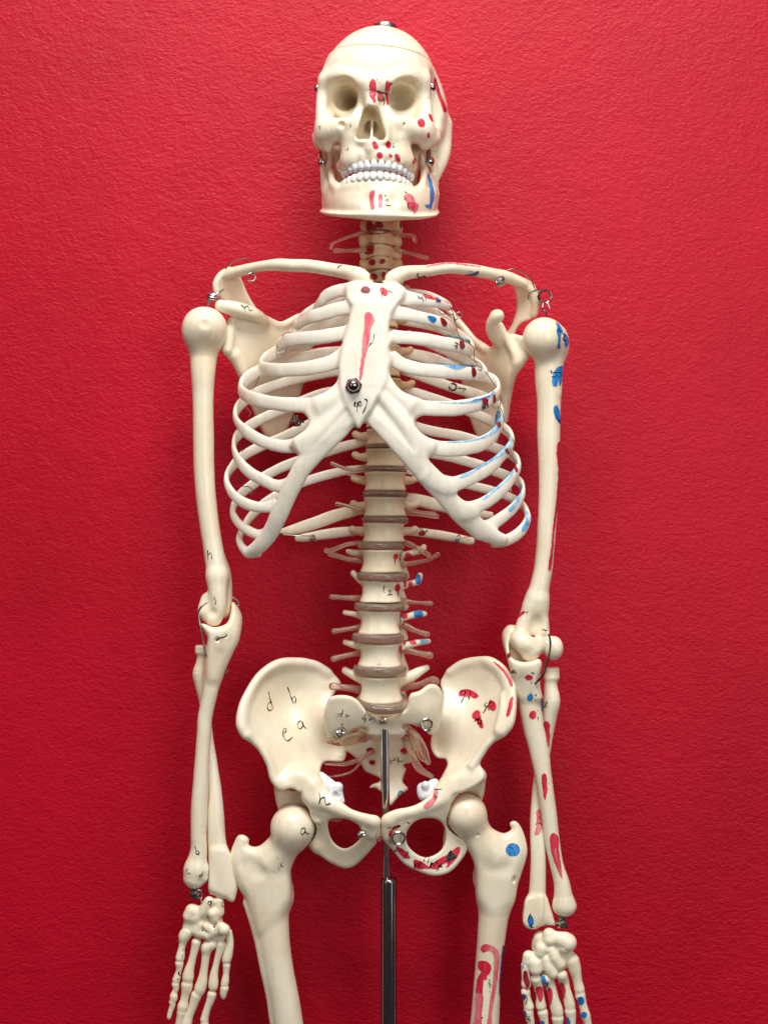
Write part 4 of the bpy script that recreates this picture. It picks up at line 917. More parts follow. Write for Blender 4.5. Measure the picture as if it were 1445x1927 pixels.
f.body(1039, 1267, -10, 13.5, 13, 11, waist=0.03, rnd=4, k=6)
f.chain([(1036, 1278, -10, 11), (1036, 1296, -10, 13), (1038, 1318, -8, 16), (1034, 1345, -10, 14), (1030, 1380, -14, 12), (1024, 1420, -16, 11), (1014, 1470, -14, 11), (1010, 1520, -10, 12), (1012, 1570, -4, 14.5), (1013, 1620, 0, 14.5), (1011, 1680, 2, 16), (1010, 1700, 4, 20, 16), (1012, 1722, 4, 25, 16)], k=10, ref=(1, 0, 0))
f.plate([(992, 1690), (1026, 1690), (1034, 1712), (1045, 1742), (1030, 1742), (1018, 1744), (1008, 1750), (992, 1748), (984, 1738), (985, 1715)], [(990, 1740, 10), (1040, 1740, 4), (1010, 1700, 6)], t=13, rnd=7, k=10)
f.chain([(1018, 1690, 18, 3), (1017, 1725, 22, 4), (1014, 1742, 20, 3)], k=7)
radius_r = bone('radius', f, label='radius marked red with a blue spot at the wrist')

# ------------------------------------------------------------------ hands
def hand(crop, lumps, fingers, side, label, d0=14):
    f = Field(h=1.5, noise=0.5)
    for i, L in enumerate(lumps):
        q = crop(*[(a[0], a[1], a[2]*1.07) for a in L])
        f.chain([(a[0], a[1], d0+L[j][3] if len(L[j]) > 3 else d0, a[2]) for j, a in enumerate(q)], k=6)
    h = bone('hand', f, label=label)
    for fg in fingers:
        f = Field(h=1.35, noise=0.3)
        for seg in fg:
            q = crop(*[(a[0], a[1], a[2]) for a in seg]); n = len(q)
            f.chain([(a[0], a[1], d0+(seg[j][3] if len(seg[j]) > 3 else 0), a[2]) for j, a in enumerate(q)], k=2.2, step=3)
        bone('finger', f, parent=h)
    return h
hand_l = hand(B6, [[(520, 655, 55, 6), (470, 740, 62, 4), (420, 790, 60, 2)], [(620, 650, 50), (620, 760, 56)], [(345, 750, 72), (320, 800, 70), (380, 820, 66)], [(320, 870, 62, -4), (305, 930, 62, -4)], [(560, 780, 48, 10), (570, 830, 45, 8)],
                   [(430, 890, 56, 2), (400, 950, 66, 0), (450, 980, 56, 2)], [(530, 930, 50, 6), (570, 960, 52, 8), (520, 1010, 44, 6)], [(650, 920, 52, 10), (675, 945, 60, 12)], [(600, 860, 60, -8), (480, 860, 70, -10), (420, 940, 60, -10), (660, 960, 60, -10), (640, 1030, 50, -8), (520, 1040, 50, -10)]],
              [[[(290, 970, 62), (262, 1010, 62), (245, 1080, 40), (232, 1140, 36), (222, 1200, 44), (215, 1240, 48)], [(208, 1300, 46), (208, 1340, 36), (198, 1390, 32), (185, 1440, 40), (175, 1470, 42)],
                [(168, 1520, 42), (172, 1560, 34), (158, 1600, 30), (150, 1640, 42), (148, 1665, 40)], [(135, 1705, 36), (135, 1740, 30), (115, 1800, 26), (100, 1860, 24), (98, 1875, 16)]],
               [[(385, 1080, 50), (375, 1130, 44), (355, 1210, 40), (335, 1290, 42), (312, 1370, 52), (300, 1440, 62), (298, 1465, 56)], [(288, 1525, 62), (285, 1560, 56), (272, 1620, 44), (258, 1690, 44), (245, 1745, 56), (240, 1765, 54)], [(232, 1815, 52), (225, 1850, 46), (205, 1930, 40), (195, 2000, 44)]],
               [[(540, 1100, 62), (500, 1130, 64), (488, 1200, 46), (475, 1300, 42), (460, 1400, 44), (445, 1490, 56), (425, 1560, 62), (415, 1590, 56)], [(385, 1635, 58), (370, 1680, 52), (345, 1760, 44), (310, 1850, 44), (285, 1930, 54), (275, 1960, 50)], [(265, 2010, 50), (250, 2060, 40)]],
               [[(645, 1100, 48), (635, 1150, 42), (612, 1230, 34), (590, 1320, 34), (570, 1420, 44), (565, 1500, 52), (562, 1540, 50)], [(548, 1625, 48), (535, 1680, 44), (505, 1760, 38), (480, 1840, 40), (470, 1885, 44)], [(472, 1930, 44), (470, 2000, 36)]],
               [[(725, 970, 34), (735, 1030, 36), (735, 1100, 42), (722, 1180, 48), (705, 1250, 50), (700, 1265, 46)], [(702, 1320, 42), (700, 1360, 36), (695, 1420, 34), (688, 1480, 42), (682, 1510, 42)], [(680, 1560, 46), (672, 1600, 40), (668, 1640, 30), (668, 1660, 18)]]], -1, 'bare hand with faint pencilled letters')
hand_r = hand(B7, [[(930, 960, 62, 4), (930, 1010, 66, 6), (960, 1040, 50, 4)], [(1020, 1000, 66, 8), (1110, 1040, 88, 8), (1080, 1080, 70, 8)], [(850, 1100, 62, 6), (840, 1140, 56, 6), (870, 1180, 40, 6)], [(950, 1120, 42, 10), (980, 1190, 54, 10), (1030, 1260, 56, 8)],
                   [(720, 1180, 54), (710, 1230, 50), (740, 1270, 40)], [(785, 1250, 56, 8), (790, 1310, 60, 8)], [(890, 1220, 46, 8), (920, 1290, 56, 8), (960, 1350, 56, 8)], [(840, 1000, 70, -8), (820, 1080, 66, -12), (900, 1150, 70, -14), (1080, 1160, 80, -10), (1120, 1220, 60, -6), (820, 1300, 60, -12), (960, 1300, 70, -12)],
                   [(1060, 1180, 50, -2), (1120, 1180, 60, -2)]],
              [[[(690, 1270, 46), (690, 1340, 42), (695, 1410, 44), (695, 1460, 50)], [(690, 1540, 48), (700, 1590, 42), (712, 1640, 44), (722, 1685, 52)], [(718, 1740, 50), (728, 1790, 44), (745, 1857, 36), (752, 1900, 24)]],
               [[(795, 1410, 56, 4), (815, 1470, 50), (828, 1550, 44), (838, 1620, 48), (845, 1680, 54)], [(862, 1750, 54), (872, 1800, 46), (885, 1880, 40), (890, 1930, 44)]],
               [[(900, 1405, 58, 4), (930, 1450, 54), (955, 1530, 50), (975, 1620, 54), (1000, 1710, 62), (1008, 1745, 60)], [(1012, 1810, 62), (1015, 1857, 50), (1015, 1930, 44)]],
               [[(1055, 1370, 58, 6), (1075, 1430, 52), (1095, 1510, 46), (1115, 1580, 50), (1132, 1660, 56), (1136, 1685, 54)], [(1140, 1735, 58), (1148, 1790, 50), (1155, 1880, 42), (1160, 1950, 44)]],
               [[(1160, 1225, 72), (1180, 1290, 66), (1200, 1370, 54), (1215, 1440, 48), (1232, 1510, 54), (1236, 1530, 50)], [(1242, 1575, 54), (1255, 1620, 46), (1275, 1700, 44), (1290, 1760, 50)], [(1298, 1790, 50), (1312, 1840, 42), (1325, 1900, 40)]]], 1, 'hand with red and blue painted marks')

# ------------------------------------------------------------------ thigh bones
f = Field(h=2.0, noise=0.5)
f.ball(551, 1557, 20, (42, 41, 41), k=6)
f.chain([(545, 1580, 14, 30), (525, 1605, 8, 30), (505, 1625, 2, 34)], k=16)
f.plate([(443, 1580), (449, 1572), (460, 1572), (469, 1580), (468, 1590), (480, 1594), (492, 1593), (503, 1582), (520, 1575), (548, 1600), (550, 1620), (546, 1650), (545, 1700), (520, 1735), (488, 1760), (476, 1735), (462, 1695), (446, 1668), (435, 1640), (432, 1612)],
        [(455, 1580, 4, 14), (450, 1630, 0, 24), (500, 1620, 0, 26), (540, 1620, 6, 24), (510, 1700, 0, 28)], t=24, rnd=18, k=10)
f.chain([(505, 1660, 0, 40, 30), (507, 1700, 0, 37, 30), (512, 1750, 0, 32, 29), (517, 1790, 0, 30, 29), (526, 1840, 0, 29), (535, 1885, 0, 29), (542, 1927, 0, 28.5), (556, 2010, 0, 28)], k=14, ref=(1, 0, 0))
f.chain([(542, 1670, -10, 9), (543, 1690, -12, 10), (538, 1710, -12, 8)], k=8)
f.chain([(462, 1700, 6, 5), (480, 1750, 8, 6), (494, 1820, 10, 5), (506, 1880, 8, 4), (512, 1925, 6, 4)], k=10)
f.ball(468, 1630, 36, (20, 12, 10), k=12, mode='s'); f.ball(480, 1644, 38, (18, 10, 8), k=12, mode='s')
femur_l = bone('thigh_bone', f, label='bare thigh bone with pencilled letters')
f = Field(h=2.0, noise=0.5)
f.ball(878, 1533, 20, (38, 38, 38), k=6)
f.chain([(884, 1550, 14, 28), (905, 1582, 8, 30), (930, 1605, 2, 34)], k=16)
f.plate([(908, 1548), (922, 1562), (938, 1568), (950, 1568), (962, 1560), (958, 1552), (962, 1546), (972, 1546), (982, 1560), (990, 1585), (992, 1606), (984, 1636), (972, 1664), (964, 1700), (930, 1725), (902, 1700), (896, 1650), (888, 1610), (880, 1580)],
        [(968, 1556, 4, 10), (975, 1600, 2, 22), (930, 1600, 4, 26), (900, 1590, 8, 26), (930, 1680, 0, 28)], t=24, rnd=17, k=10)
f.chain([(935, 1650, 0, 38, 30), (932, 1690, 0, 33, 29), (928, 1730, 0, 28, 28), (923, 1780, 0, 26), (918, 1830, 0, 24.5), (915, 1880, 0, 25.5), (912, 1927, 0, 27), (906, 2010, 0, 28)], k=14, ref=(1, 0, 0))
f.chain([(900, 1640, -10, 8), (900, 1655, -12, 10), (908, 1672, -10, 8)], k=8)
f.ball(898, 1572, 42, (3, 3, 6), k=3, mode='s'); f.ball(966, 1655, 22, (4, 7, 6), k=4, mode='s')
femur_r = bone('thigh_bone', f, label='thigh bone with a blue spot and red streaks')

# ------------------------------------------------------------------ joint wires
item('shoulder_hook', merge(tube([(390, 580, 6), (392, 566, 8), (394, 560, 6)], 1.6), tube([(394, 572, 6), (397, 562, 8)], 1.8), coil(400, 557, 4, 9, 1.8, 2.4, (0.25, -0.4, 1.0), 4), tube([(404, 556, 8), (414, 549, 4), (421, 544, -20)], 1.7)), 'wire', hum_l, inkable=False)
item('shoulder_hook', merge(coil(1025, 558, -4, 12, 2.0, 2.2, (0.1, -1, -0.1), 3.5), tube([(994, 562, -10), (997, 552, 0), (1010, 546, 4), (1024, 546, 2)], 1.9),
                            tube([(1022, 570, 0), (1020, 580, 0), (1026, 588, 2), (1028, 600, 4)], 1.9), tube([(1034, 580, 2), (1030, 570, 4), (1026, 568, 4)], 1.7)), 'dark_chrome', hum_r, inkable=False)
item('collarbone_wire', merge(tube([(424, 506, -10), (438, 492, -4), (456, 486, 0), (470, 490, 6), (474, 496, 14)], 1.1), coil(473, 521, 14, 7.5, 1.5, 2.2, (0.2, -1, 0), 3)), 'wire', clav_l, inkable=False)
item('collarbone_wire', merge(tube([(952, 508, 6), (968, 506, 2), (986, 514, -4), (1000, 528, -8), (1007, 545, -12)], 1.2), coil(942, 529, 20, 8.5, 1.8, 3, (1, -0.5, 0.1), 3.8)), 'wire', clav_r, inkable=False)
# elbow wires
w = B4((300, 325), (245, 365), (205, 430), (200, 490), (225, 600), (250, 750), (280, 880), (310, 945), (338, 975))
item('elbow_wire', tube([(a, b, 40-4*i*0.3) for i, (a, b) in enumerate(w)], 1.9), 'chrome', ulna_l, inkable=False)
item('elbow_wire', tube([(a, b, 48) if i in (0, 4) else (a, b, 54) for i, (a, b) in enumerate([(407, 1206), (411, 1202), (418, 1200), (423, 1199), (427, 1196)])], 1.4), 'dark_wire', ulna_l, inkable=False)
item('elbow_wire', tube([(436, 1124, -10), (446, 1128, -8), (451, 1136, -8), (448, 1140, -10)], 1.8), 'chrome', ulna_l, inkable=False)
item('elbow_wire', tube([(418, 1271, 2), (425, 1268, 4), (428, 1262, 2), (424, 1256, 0)], 1.6), 'chrome', ulna_l, inkable=False)
w = B5((540, 562), (575, 575), (605, 625), (618, 700), (608, 800), (580, 900), (555, 990), (520, 1050), (460, 1110))
item('elbow_wire', tube([(a, b, [20, 30, 36, 40, 44, 46, 46, 44, 34][i]) for i, (a, b) in enumerate(w)], [1.5, 1.7, 1.9, 2, 2.1, 2.1, 2.1, 2.2, 2.4]), 'dark_chrome', hum_r, inkable=False)
# wrist screws
def wrist(u, v, d, parent, ends):
    g = merge(lathe(u, v, d, [(0.5, 9), (7, 9), (7, 3), (11.5, 2), (12, 0), (11.5, -2), (8, -3), (8, -5), (11, -6), (11, -9), (6, -10), (0.5, -10)], axis=(0, -0.15, 1), seg=28), tube(ends, 1.3))
    item('wrist_screw', g, 'wire', parent, inkable=False)
wrist(367, 1680, 14, ulna_l, [(372, 1676, 22), (378, 1676, 20), (380, 1686, 20), (378, 1694, 22), (380, 1700, 26)])
wrist(1058, 1735, 12, ulna_r, [(1056, 1738, 26), (1044, 1738, 24), (1032, 1740, 20), (1020, 1742, 14)])

# ------------------------------------------------------------------ chrome stand
ROD = []
ROD.append(('rod', merge(tube([(724.5, 1372, 30), (724.8, 1440, 30), (725, 1520, 30)], 8.1, seg=32, step=20), tube([(725, 1519, 30), (726.8, 1540, 30), (727, 1652, 30)], [8.1, 6.4, 6.4], seg=32, step=10)), 'chrome'))
tb = lathe(731.5, 1653, 30, [(6.5, -1.5), (9, -1.2), (12.5, 0.5), (14.3, 3), (14.6, 6), (14.6, 900), (0.5, 900)], axis=(0, 0, -1), seg=48)
ROD.append(('tube', tb, 'dark_chrome'))
# ------------------------------------------------------------------ marker and pen marks, laid on the bones they are drawn on
INK = []
def fill(col, pts): INK.append((col, 'f', pts, 0))
def pen(col, w, *lines):
    for l in lines: INK.append((col, 'l', l, w))
R, PR, DR, BL, PB, NV, BK, GY = 'red_ink', 'pale_red_ink', 'dark_red_ink', 'blue_ink', 'pale_blue_ink', 'navy_ink', 'black_ink', 'grey_ink'
def ov(cx, cy, rx, ry, rot=0, crop=None):
    p = [(cx+rx*math.cos(a)*math.cos(rot)-ry*math.sin(a)*math.sin(rot), cy+rx*math.cos(a)*math.sin(rot)+ry*math.sin(a)*math.cos(rot)) for a in [i*math.pi/4 for i in range(8)]]
    return crop(*p) if crop else p
# skull
fill(R, K((635, 525), (655, 540), (668, 585), (660, 622), (618, 620), (608, 590), (620, 545)))
fill(R, K((755, 545), (785, 560), (800, 575), (785, 600), (785, 640), (745, 635), (745, 580)))
fill(DR, K((595, 622), (650, 622), (720, 640), (785, 652), (780, 662), (700, 652), (640, 634)))
fill(R, K((610, 640), (650, 640), (668, 655), (655, 690), (665, 720), (650, 738), (625, 700), (612, 670)))
fill(PR, K((680, 645), (712, 650), (735, 700), (720, 725), (690, 715), (675, 680)))
fill(R, K((745, 655), (783, 662), (778, 700), (770, 750), (758, 755), (752, 710)))
pen(BK, 1.5, K((675, 520), (672, 545)), K((692, 548), (690, 570)), K((800, 560), (795, 585)), K((735, 690), (720, 705), (725, 720), (742, 700), (735, 690), (738, 730), (725, 760)), K((608, 665), (603, 690)), K((680, 690), (690, 715), (710, 705)))
fill(R, ov(1050, 905, 32, 38, -0.2, K)); fill(R, K((1112, 825), (1135, 840), (1150, 890), (1138, 892), (1118, 860))); fill(R, ov(1112, 1010, 13, 24, 0.1, K))
fill(R, ov(660, 1096, 24, 38, -0.5, K)); fill(R, ov(770, 1092, 24, 34, -0.4, K)); fill(R, ov(697, 1180, 26, 28, -0.6, K)); fill(R, ov(790, 1185, 18, 14, 0.5, K)); fill(R, ov(850, 1203, 22, 40, -0.45, K))
fill(PR, K((635, 1075), (650, 1085), (655, 1105), (640, 1095)))
pen(BK, 1.3, K((680, 1100), (690, 1120)), K((762, 1085), (772, 1115)), K((775, 1165), (795, 1190)), K((720, 1195), (730, 1205)), K((850, 1200), (868, 1230)))
pen(GY, 1.4, K((805, 1080), (822, 1080), (808, 1100), (825, 1108), (805, 1115)))
fill(R, K((985, 1215), (1005, 1205), (1008, 1240), (985, 1258), (975, 1240)))
pen(BK, 2.2, K((180, 935), (195, 935), (188, 962)), K((217, 910), (222, 915))); pen(GY, 1.5, K((440, 912), (455, 918), (445, 935), (455, 930)), K((410, 1140), (418, 1125)), K((430, 1115), (426, 1140)))
fill(PR, K((625, 1480), (655, 1478), (658, 1500), (648, 1560), (650, 1640), (625, 1645), (618, 1590), (608, 1510)))
fill(R, K((625, 1490), (648, 1490), (645, 1530), (638, 1570), (622, 1570), (615, 1520)))
fill(PR, K((690, 1515), (718, 1515), (720, 1560), (718, 1620), (692, 1625), (688, 1570)))
pen(GY, 1.5, K((735, 1520), (755, 1530)), K((742, 1565), (770, 1560), (752, 1605), (790, 1610)))
fill(PR, K((900, 1530), (940, 1505), (985, 1540), (1000, 1580), (1025, 1600), (1020, 1640), (1000, 1670), (985, 1690), (980, 1660), (940, 1630), (925, 1580)))
fill(R, K((950, 1580), (985, 1580), (1005, 1600), (980, 1640), (955, 1620)))
pen(BK, 1.5, K((910, 1488), (925, 1505)), K((925, 1595), (945, 1585), (935, 1610), (948, 1640)), K((900, 1560), (925, 1545)))
fill(BL, K((1112, 1330), (1128, 1380), (1150, 1440), (1160, 1540), (1145, 1590), (1130, 1638), (1078, 1612), (1082, 1602), (1115, 1600), (1125, 1560), (1118, 1440), (1108, 1380)))
fill(R, K((1165, 512), (1185, 560), (1210, 640), (1240, 720), (1265, 790), (1262, 815), (1240, 810), (1215, 740), (1185, 650), (1155, 570)))
# neck spots
fill(DR, N1((600, 100), (640, 95), (660, 130), (690, 150), (720, 190), (680, 205), (600, 215), (580, 190), (590, 140)))
fill(DR, N1((705, 100), (760, 95), (800, 160), (780, 188), (710, 170)))
fill(DR, N1((855, 205), (872, 240), (850, 250), (720, 265), (620, 265), (610, 245), (740, 250), (820, 240)))
fill(DR, N1((620, 370), (660, 365), (685, 430), (670, 500), (640, 512), (560, 500), (600, 440)))
fill(DR, ov(662, 610, 44, 40, 0, N1)); fill(DR, ov(785, 602, 36, 34, 0, N1)); fill(DR, ov(675, 790, 54, 42, 0, N1)); fill(DR, N1((785, 735), (818, 732), (822, 820), (800, 835), (778, 790)))
fill(DR, N1((998, 110), (1010, 120), (1028, 185), (1018, 200), (998, 160)))
# breastbone
fill(DR, ov(578, 952, 60, 44, 0.05, N1)); fill(R, N1((755, 925), (790, 920), (850, 965), (850, 1000), (825, 1030), (785, 1010), (760, 975)))
pen(BK, 1.5, N1((790, 930), (800, 975), (770, 1000)), N1((855, 960), (900, 985), (918, 998)), N1((775, 1010), (778, 1040)))
fill(PR, A2((1265, 648), (1285, 644), (1305, 655), (1322, 700), (1300, 745), (1290, 830), (1262, 940), (1240, 1070), (1225, 1088), (1228, 1020), (1240, 920), (1245, 830), (1255, 740)))
pen(GY, 1.4, A2((1322, 785), (1315, 830), (1295, 855)), A2((1300, 840), (1285, 870)))
pen(GY, 2.4, A2((1188, 1248), (1200, 1225), (1198, 1255), (1230, 1240)), A2((1215, 1225), (1210, 1290)), A2((1215, 1235), (1232, 1222), (1240, 1245), (1225, 1255)), A2((1258, 1205), (1275, 1215), (1265, 1260), (1245, 1300)))
# painted ribs
fill(R, A3((330, 525), (365, 530), (400, 545), (430, 550), (420, 560), (380, 560), (340, 545))); fill(NV, ov(428, 568, 18, 12, 0.3, A3))
pen(GY, 1.5, A3((295, 535), (310, 555), (330, 530)), A3((320, 545), (335, 575)), A3((345, 545), (350, 570)))
fill(BL, A3((358, 668), (400, 672), (415, 690), (402, 712), (375, 700))); fill(DR, A3((440, 680), (465, 685), (485, 720), (460, 735)))
pen(GY, 1.6, A3((445, 700), (485, 715)), A3((460, 690), (465, 738)), A3((470, 700), (478, 740)))
fill(PB, A3((470, 790), (540, 795), (600, 812), (640, 828), (635, 838), (590, 822), (520, 808))); fill(DR, A3((570, 820), (592, 828), (598, 870), (578, 885), (565, 850)))
pen(GY, 1.7, A3((535, 838), (555, 850), (530, 860), (555, 868)), A3((548, 840), (545, 885)), A3((560, 855), (598, 860)), A3((575, 830), (590, 880)), A3((620, 825), (635, 840), (630, 865)))
fill(PB, A3((400, 970), (450, 975), (520, 982), (600, 985), (680, 985), (682, 996), (620, 998), (560, 1015), (520, 1010), (470, 990))); fill(BL, A3((495, 990), (560, 990), (625, 992), (570, 1008), (515, 1005)))
fill(DR, A3((645, 990), (660, 1000), (675, 1045), (655, 1065), (645, 1040))); pen(BK, 1.6, A3((645, 1000), (672, 1050)), A3((660, 990), (655, 1070)), A3((680, 1010), (705, 1020), (708, 990)))
fill(PB, A3((430, 1228), (520, 1228), (620, 1222), (700, 1205), (750, 1190), (790, 1150), (795, 1165), (760, 1200), (700, 1222), (620, 1234), (500, 1236))); fill(BL, A3((640, 1215), (700, 1200), (760, 1180), (780, 1160), (770, 1185), (700, 1215)))
fill(DR, A3((708, 1205), (735, 1200), (752, 1215), (735, 1245), (715, 1230))); fill(DR, ov(790, 1205, 10, 32, 0, A3))
pen(GY, 1.7, A3((700, 1240), (720, 1235), (715, 1285)), A3((715, 1260), (745, 1255)), A3((735, 1225), (730, 1270)), A3((745, 1220), (750, 1255)))
fill(PB, A5((590, 302), (700, 298), (800, 285), (880, 262), (940, 225), (980, 170), (995, 110), (1010, 60), (1030, 60), (1035, 130), (1020, 190), (975, 235), (900, 272), (800, 298), (700, 310), (620, 312)))
fill(BL, A5((985, 140), (990, 90), (1010, 50), (1030, 80), (1025, 150), (1005, 190)))
fill(PB, A5((690, 590), (760, 545), (860, 490), (960, 425), (1040, 370), (1075, 320), (1100, 270), (1120, 290), (1105, 340), (1060, 395), (970, 455), (880, 505), (790, 565), (730, 590))); fill(BL, A5((800, 540), (900, 480), (1000, 410), (960, 450), (860, 515)))
fill(PB, A5((880, 760), (960, 690), (1040, 620), (1100, 550), (1125, 500), (1140, 520), (1110, 585), (1040, 650), (960, 720), (905, 765)))
fill(PB, A5((1085, 850), (1130, 790), (1170, 720), (1190, 640), (1205, 660), (1190, 740), (1150, 810), (1110, 862)))
fill(PB, A5((1195, 990), (1225, 940), (1235, 850), (1250, 870), (1258, 950), (1240, 1000), (1200, 1020))); fill(BL, A5((1215, 970), (1235, 920), (1250, 930), (1245, 975)))
for p in (A5((1060, 370), (1080, 355), (1100, 395), (1085, 405)), A5((1130, 500), (1150, 490), (1165, 540), (1150, 545)), A5((995, 155), (1020, 145), (1030, 180), (1010, 190))): fill(DR, p)
pen(BK, 1.6, A5((865, 20), (885, 30), (875, 60)), A5((880, 5), (885, 55)), A5((900, 10), (895, 45)), A5((915, 0), (925, 35)))
pen(BK, 1.8, A5((1100, 345), (1110, 400), (1100, 450)))
fill(DR, ov(398, 1035, 30, 20, 0, A5)); pen(GY, 1.6, A5((360, 1010), (385, 1000), (390, 1025), (365, 1020)), A5((400, 1000), (415, 1030), (390, 1025)), A5((420, 1020), (445, 1015), (430, 1030)))
# collarbones
pen(BK, 2.0, N1((235, 685), (262, 655), (300, 650)), N1((1220, 740), (1222, 788), (1320, 782)), N1((1295, 765), (1298, 790)))
fill(NV, A3((600, 398), (640, 395), (690, 380), (680, 402), (640, 408))); pen(BK, 1.4, A3((625, 385), (640, 375), (655, 385), (690, 378)))
fill(PR, A3((350, 345), (450, 325), (520, 322), (600, 332), (700, 348), (700, 352), (600, 340), (500, 330), (420, 340), (350, 352)))
# coracoid letter
pen(GY, 1.8, A2((458, 595), (478, 615), (490, 640)), A2((478, 618), (500, 605), (520, 640)), A2((510, 630), (532, 632))); pen(BK, 2.2, A2((528, 628), (535, 632)))
# lumbar marks
for q in ((792, 228, 22, 28), (905, 215, 32, 24), (808, 512, 26, 36), (878, 480, 16, 30), (925, 478, 22, 26), (868, 762, 34, 30), (835, 1065, 15, 38), (872, 1010, 15, 26), (948, 1006, 36, 20)):
    fill(DR if q[0] > 1e9 else R, ov(*q, 0.1, B1))
pen(DR, 1.4, B1((785, 250), (782, 305)), B1((828, 190), (826, 270)), B1((845, 190), (840, 230)), B1((812, 540), (812, 590)), B1((832, 740), (835, 890)), B1((840, 1080), (842, 1155)))
fill(BL, B1((975, 395), (1010, 392), (1022, 430), (1010, 475), (985, 480), (968, 440))); fill(BL, B1((962, 725), (1020, 722), (1042, 755), (1010, 788), (965, 780), (955, 750)))
fill('pale_blue_ink', B1((1015, 985), (1080, 982), (1100, 1000), (1070, 1015), (1015, 1018)))
pen(BK, 1.8, B1((690, 490), (682, 545), (700, 555)), B1((722, 542), (745, 535), (742, 555), (720, 578), (762, 570)))
pen(GY, 1.4, B1((625, 1205), (635, 1212)), B1((640, 1200), (655, 1208)))
# sacrum
pen(GY, 1.5, SC((250, 300), (300, 290), (310, 250), (290, 330)), SC((235, 325), (300, 320)), SC((330, 305), (350, 300), (345, 320), (330, 330), (380, 312)))
pen(BK, 1.7, SC((548, 300), (510, 345), (560, 350)), SC((545, 290), (535, 385)), SC((575, 320), (605, 310), (600, 340), (580, 360), (620, 355)), SC((600, 335), (640, 350), (640, 375), (612, 395)))
pen(BK, 2.0, SC((275, 410), (300, 402), (305, 420), (290, 430)))
pen(BK, 1.6, SC((800, 760), (808, 820)), SC((800, 790), (850, 785)), SC((845, 755), (850, 790)), SC((880, 750), (885, 830)), SC((870, 790), (935, 795)))
fill(BL, SC((890, 1110), (915, 1100), (935, 1120), (905, 1125), (885, 1165), (878, 1150))); fill(BL, SC((840, 1225), (865, 1205), (868, 1235), (845, 1250), (825, 1255)))
# hip letters d b a e h
pen(BK, 2.0, B2((372, 360), (385, 420), (408, 500)), B2((398, 445), (372, 455), (362, 490), (378, 515), (402, 505)), B2((530, 318), (550, 380), (578, 458)), B2((568, 415), (585, 395), (598, 420), (592, 455)))
pen(GY, 1.8, B2((640, 600), (618, 612), (612, 650), (635, 665), (660, 630), (645, 600), (668, 650), (690, 665)))
pen('grey_ink', 2.2, B2((505, 700), (520, 675), (505, 660), (492, 690), (500, 740), (530, 765), (570, 735)))
pen(GY, 2.6, B2((790, 1195), (800, 1240), (790, 1285)), B2((798, 1250), (830, 1230), (838, 1260), (850, 1290), (885, 1280)))
pen(BK, 2.0, B2((670, 1480), (645, 1490), (638, 1520), (652, 1535), (675, 1505), (668, 1480), (680, 1520), (708, 1532)))
pen(BK, 1.4, B2((435, 1720), (460, 1735)), B2((490, 1768), (470, 1775), (490, 1800), (468, 1790)), B2((455, 1800), (465, 1830)))
# painted hip
fill(R, B3((712, 370), (735, 345), (790, 338), (850, 365), (878, 398), (850, 415), (810, 400), (760, 400), (712, 395)))
fill(R, B3((970, 428), (1005, 440), (1025, 480), (1010, 515), (985, 515), (960, 480)))
fill(R, B3((850, 515), (885, 520), (895, 570), (918, 630), (915, 662), (890, 655), (860, 600), (822, 565)))
pen(BK, 2.0, B3((760, 348), (735, 355), (732, 385), (765, 380), (768, 350), (755, 410), (730, 455)), B3((808, 345), (808, 385)), B3((790, 400), (803, 412), (795, 425)),
    B3((945, 445), (930, 470), (945, 485), (965, 460), (940, 500), (915, 540)), B3((985, 430), (960, 470), (965, 515)), B3((970, 455), (1010, 445)), B3((845, 605), (905, 560)), B3((845, 580), (915, 600)), B3((870, 630), (885, 570)), B3((895, 640), (900, 580)), B3((880, 625), (915, 610)))
fill(R, B3((1000, 110), (1050, 140), (1100, 190), (1140, 250), (1160, 300), (1150, 320), (1120, 260), (1080, 195), (1020, 135)))
fill(R, B3((1140, 415), (1160, 400), (1158, 470), (1130, 560), (1108, 565), (1120, 490)))
fill(PR, B3((520, 1165), (545, 1165), (540, 1220), (500, 1290), (450, 1322), (422, 1312), (440, 1280), (485, 1240), (510, 1205))); fill(R, B3((520, 1170), (542, 1175), (530, 1230), (505, 1235), (505, 1200)))
pen(BK, 1.8, B3((510, 1165), (580, 1163)), B3((500, 1220), (530, 1200)), B3((520, 1250), (505, 1215)), B3((515, 1215), (540, 1235)))
fill(DR, B3((175, 1470), (225, 1455), (240, 1462), (200, 1490), (170, 1498))); fill(R, B3((145, 1505), (175, 1495), (165, 1530), (150, 1560), (138, 1545)))
pen(BK, 1.8, B3((130, 1480), (190, 1478), (240, 1462)), B3((180, 1465), (170, 1498)), B3((250, 1450), (290, 1432), (310, 1445)), B3((290, 1430), (300, 1445)))
fill(R, B3((200, 1635), (245, 1650), (290, 1690), (315, 1730), (270, 1730), (225, 1690))); pen(BK, 1.8, B3((205, 1640), (190, 1675), (225, 1655), (250, 1650)), B3((215, 1680), (240, 1665)), B3((255, 1680), (295, 1680), (270, 1720), (250, 1735)))
fill(R, B3((345, 1745), (400, 1755), (450, 1790), (470, 1800), (500, 1770), (580, 1720), (640, 1690), (690, 1645), (725, 1640), (722, 1680), (690, 1740), (640, 1790), (610, 1815), (620, 1770), (570, 1790), (530, 1820), (470, 1815), (400, 1820), (350, 1810)))
fill(BK, B3((625, 1690), (650, 1665), (665, 1690), (690, 1705), (680, 1735), (640, 1755), (612, 1740)))
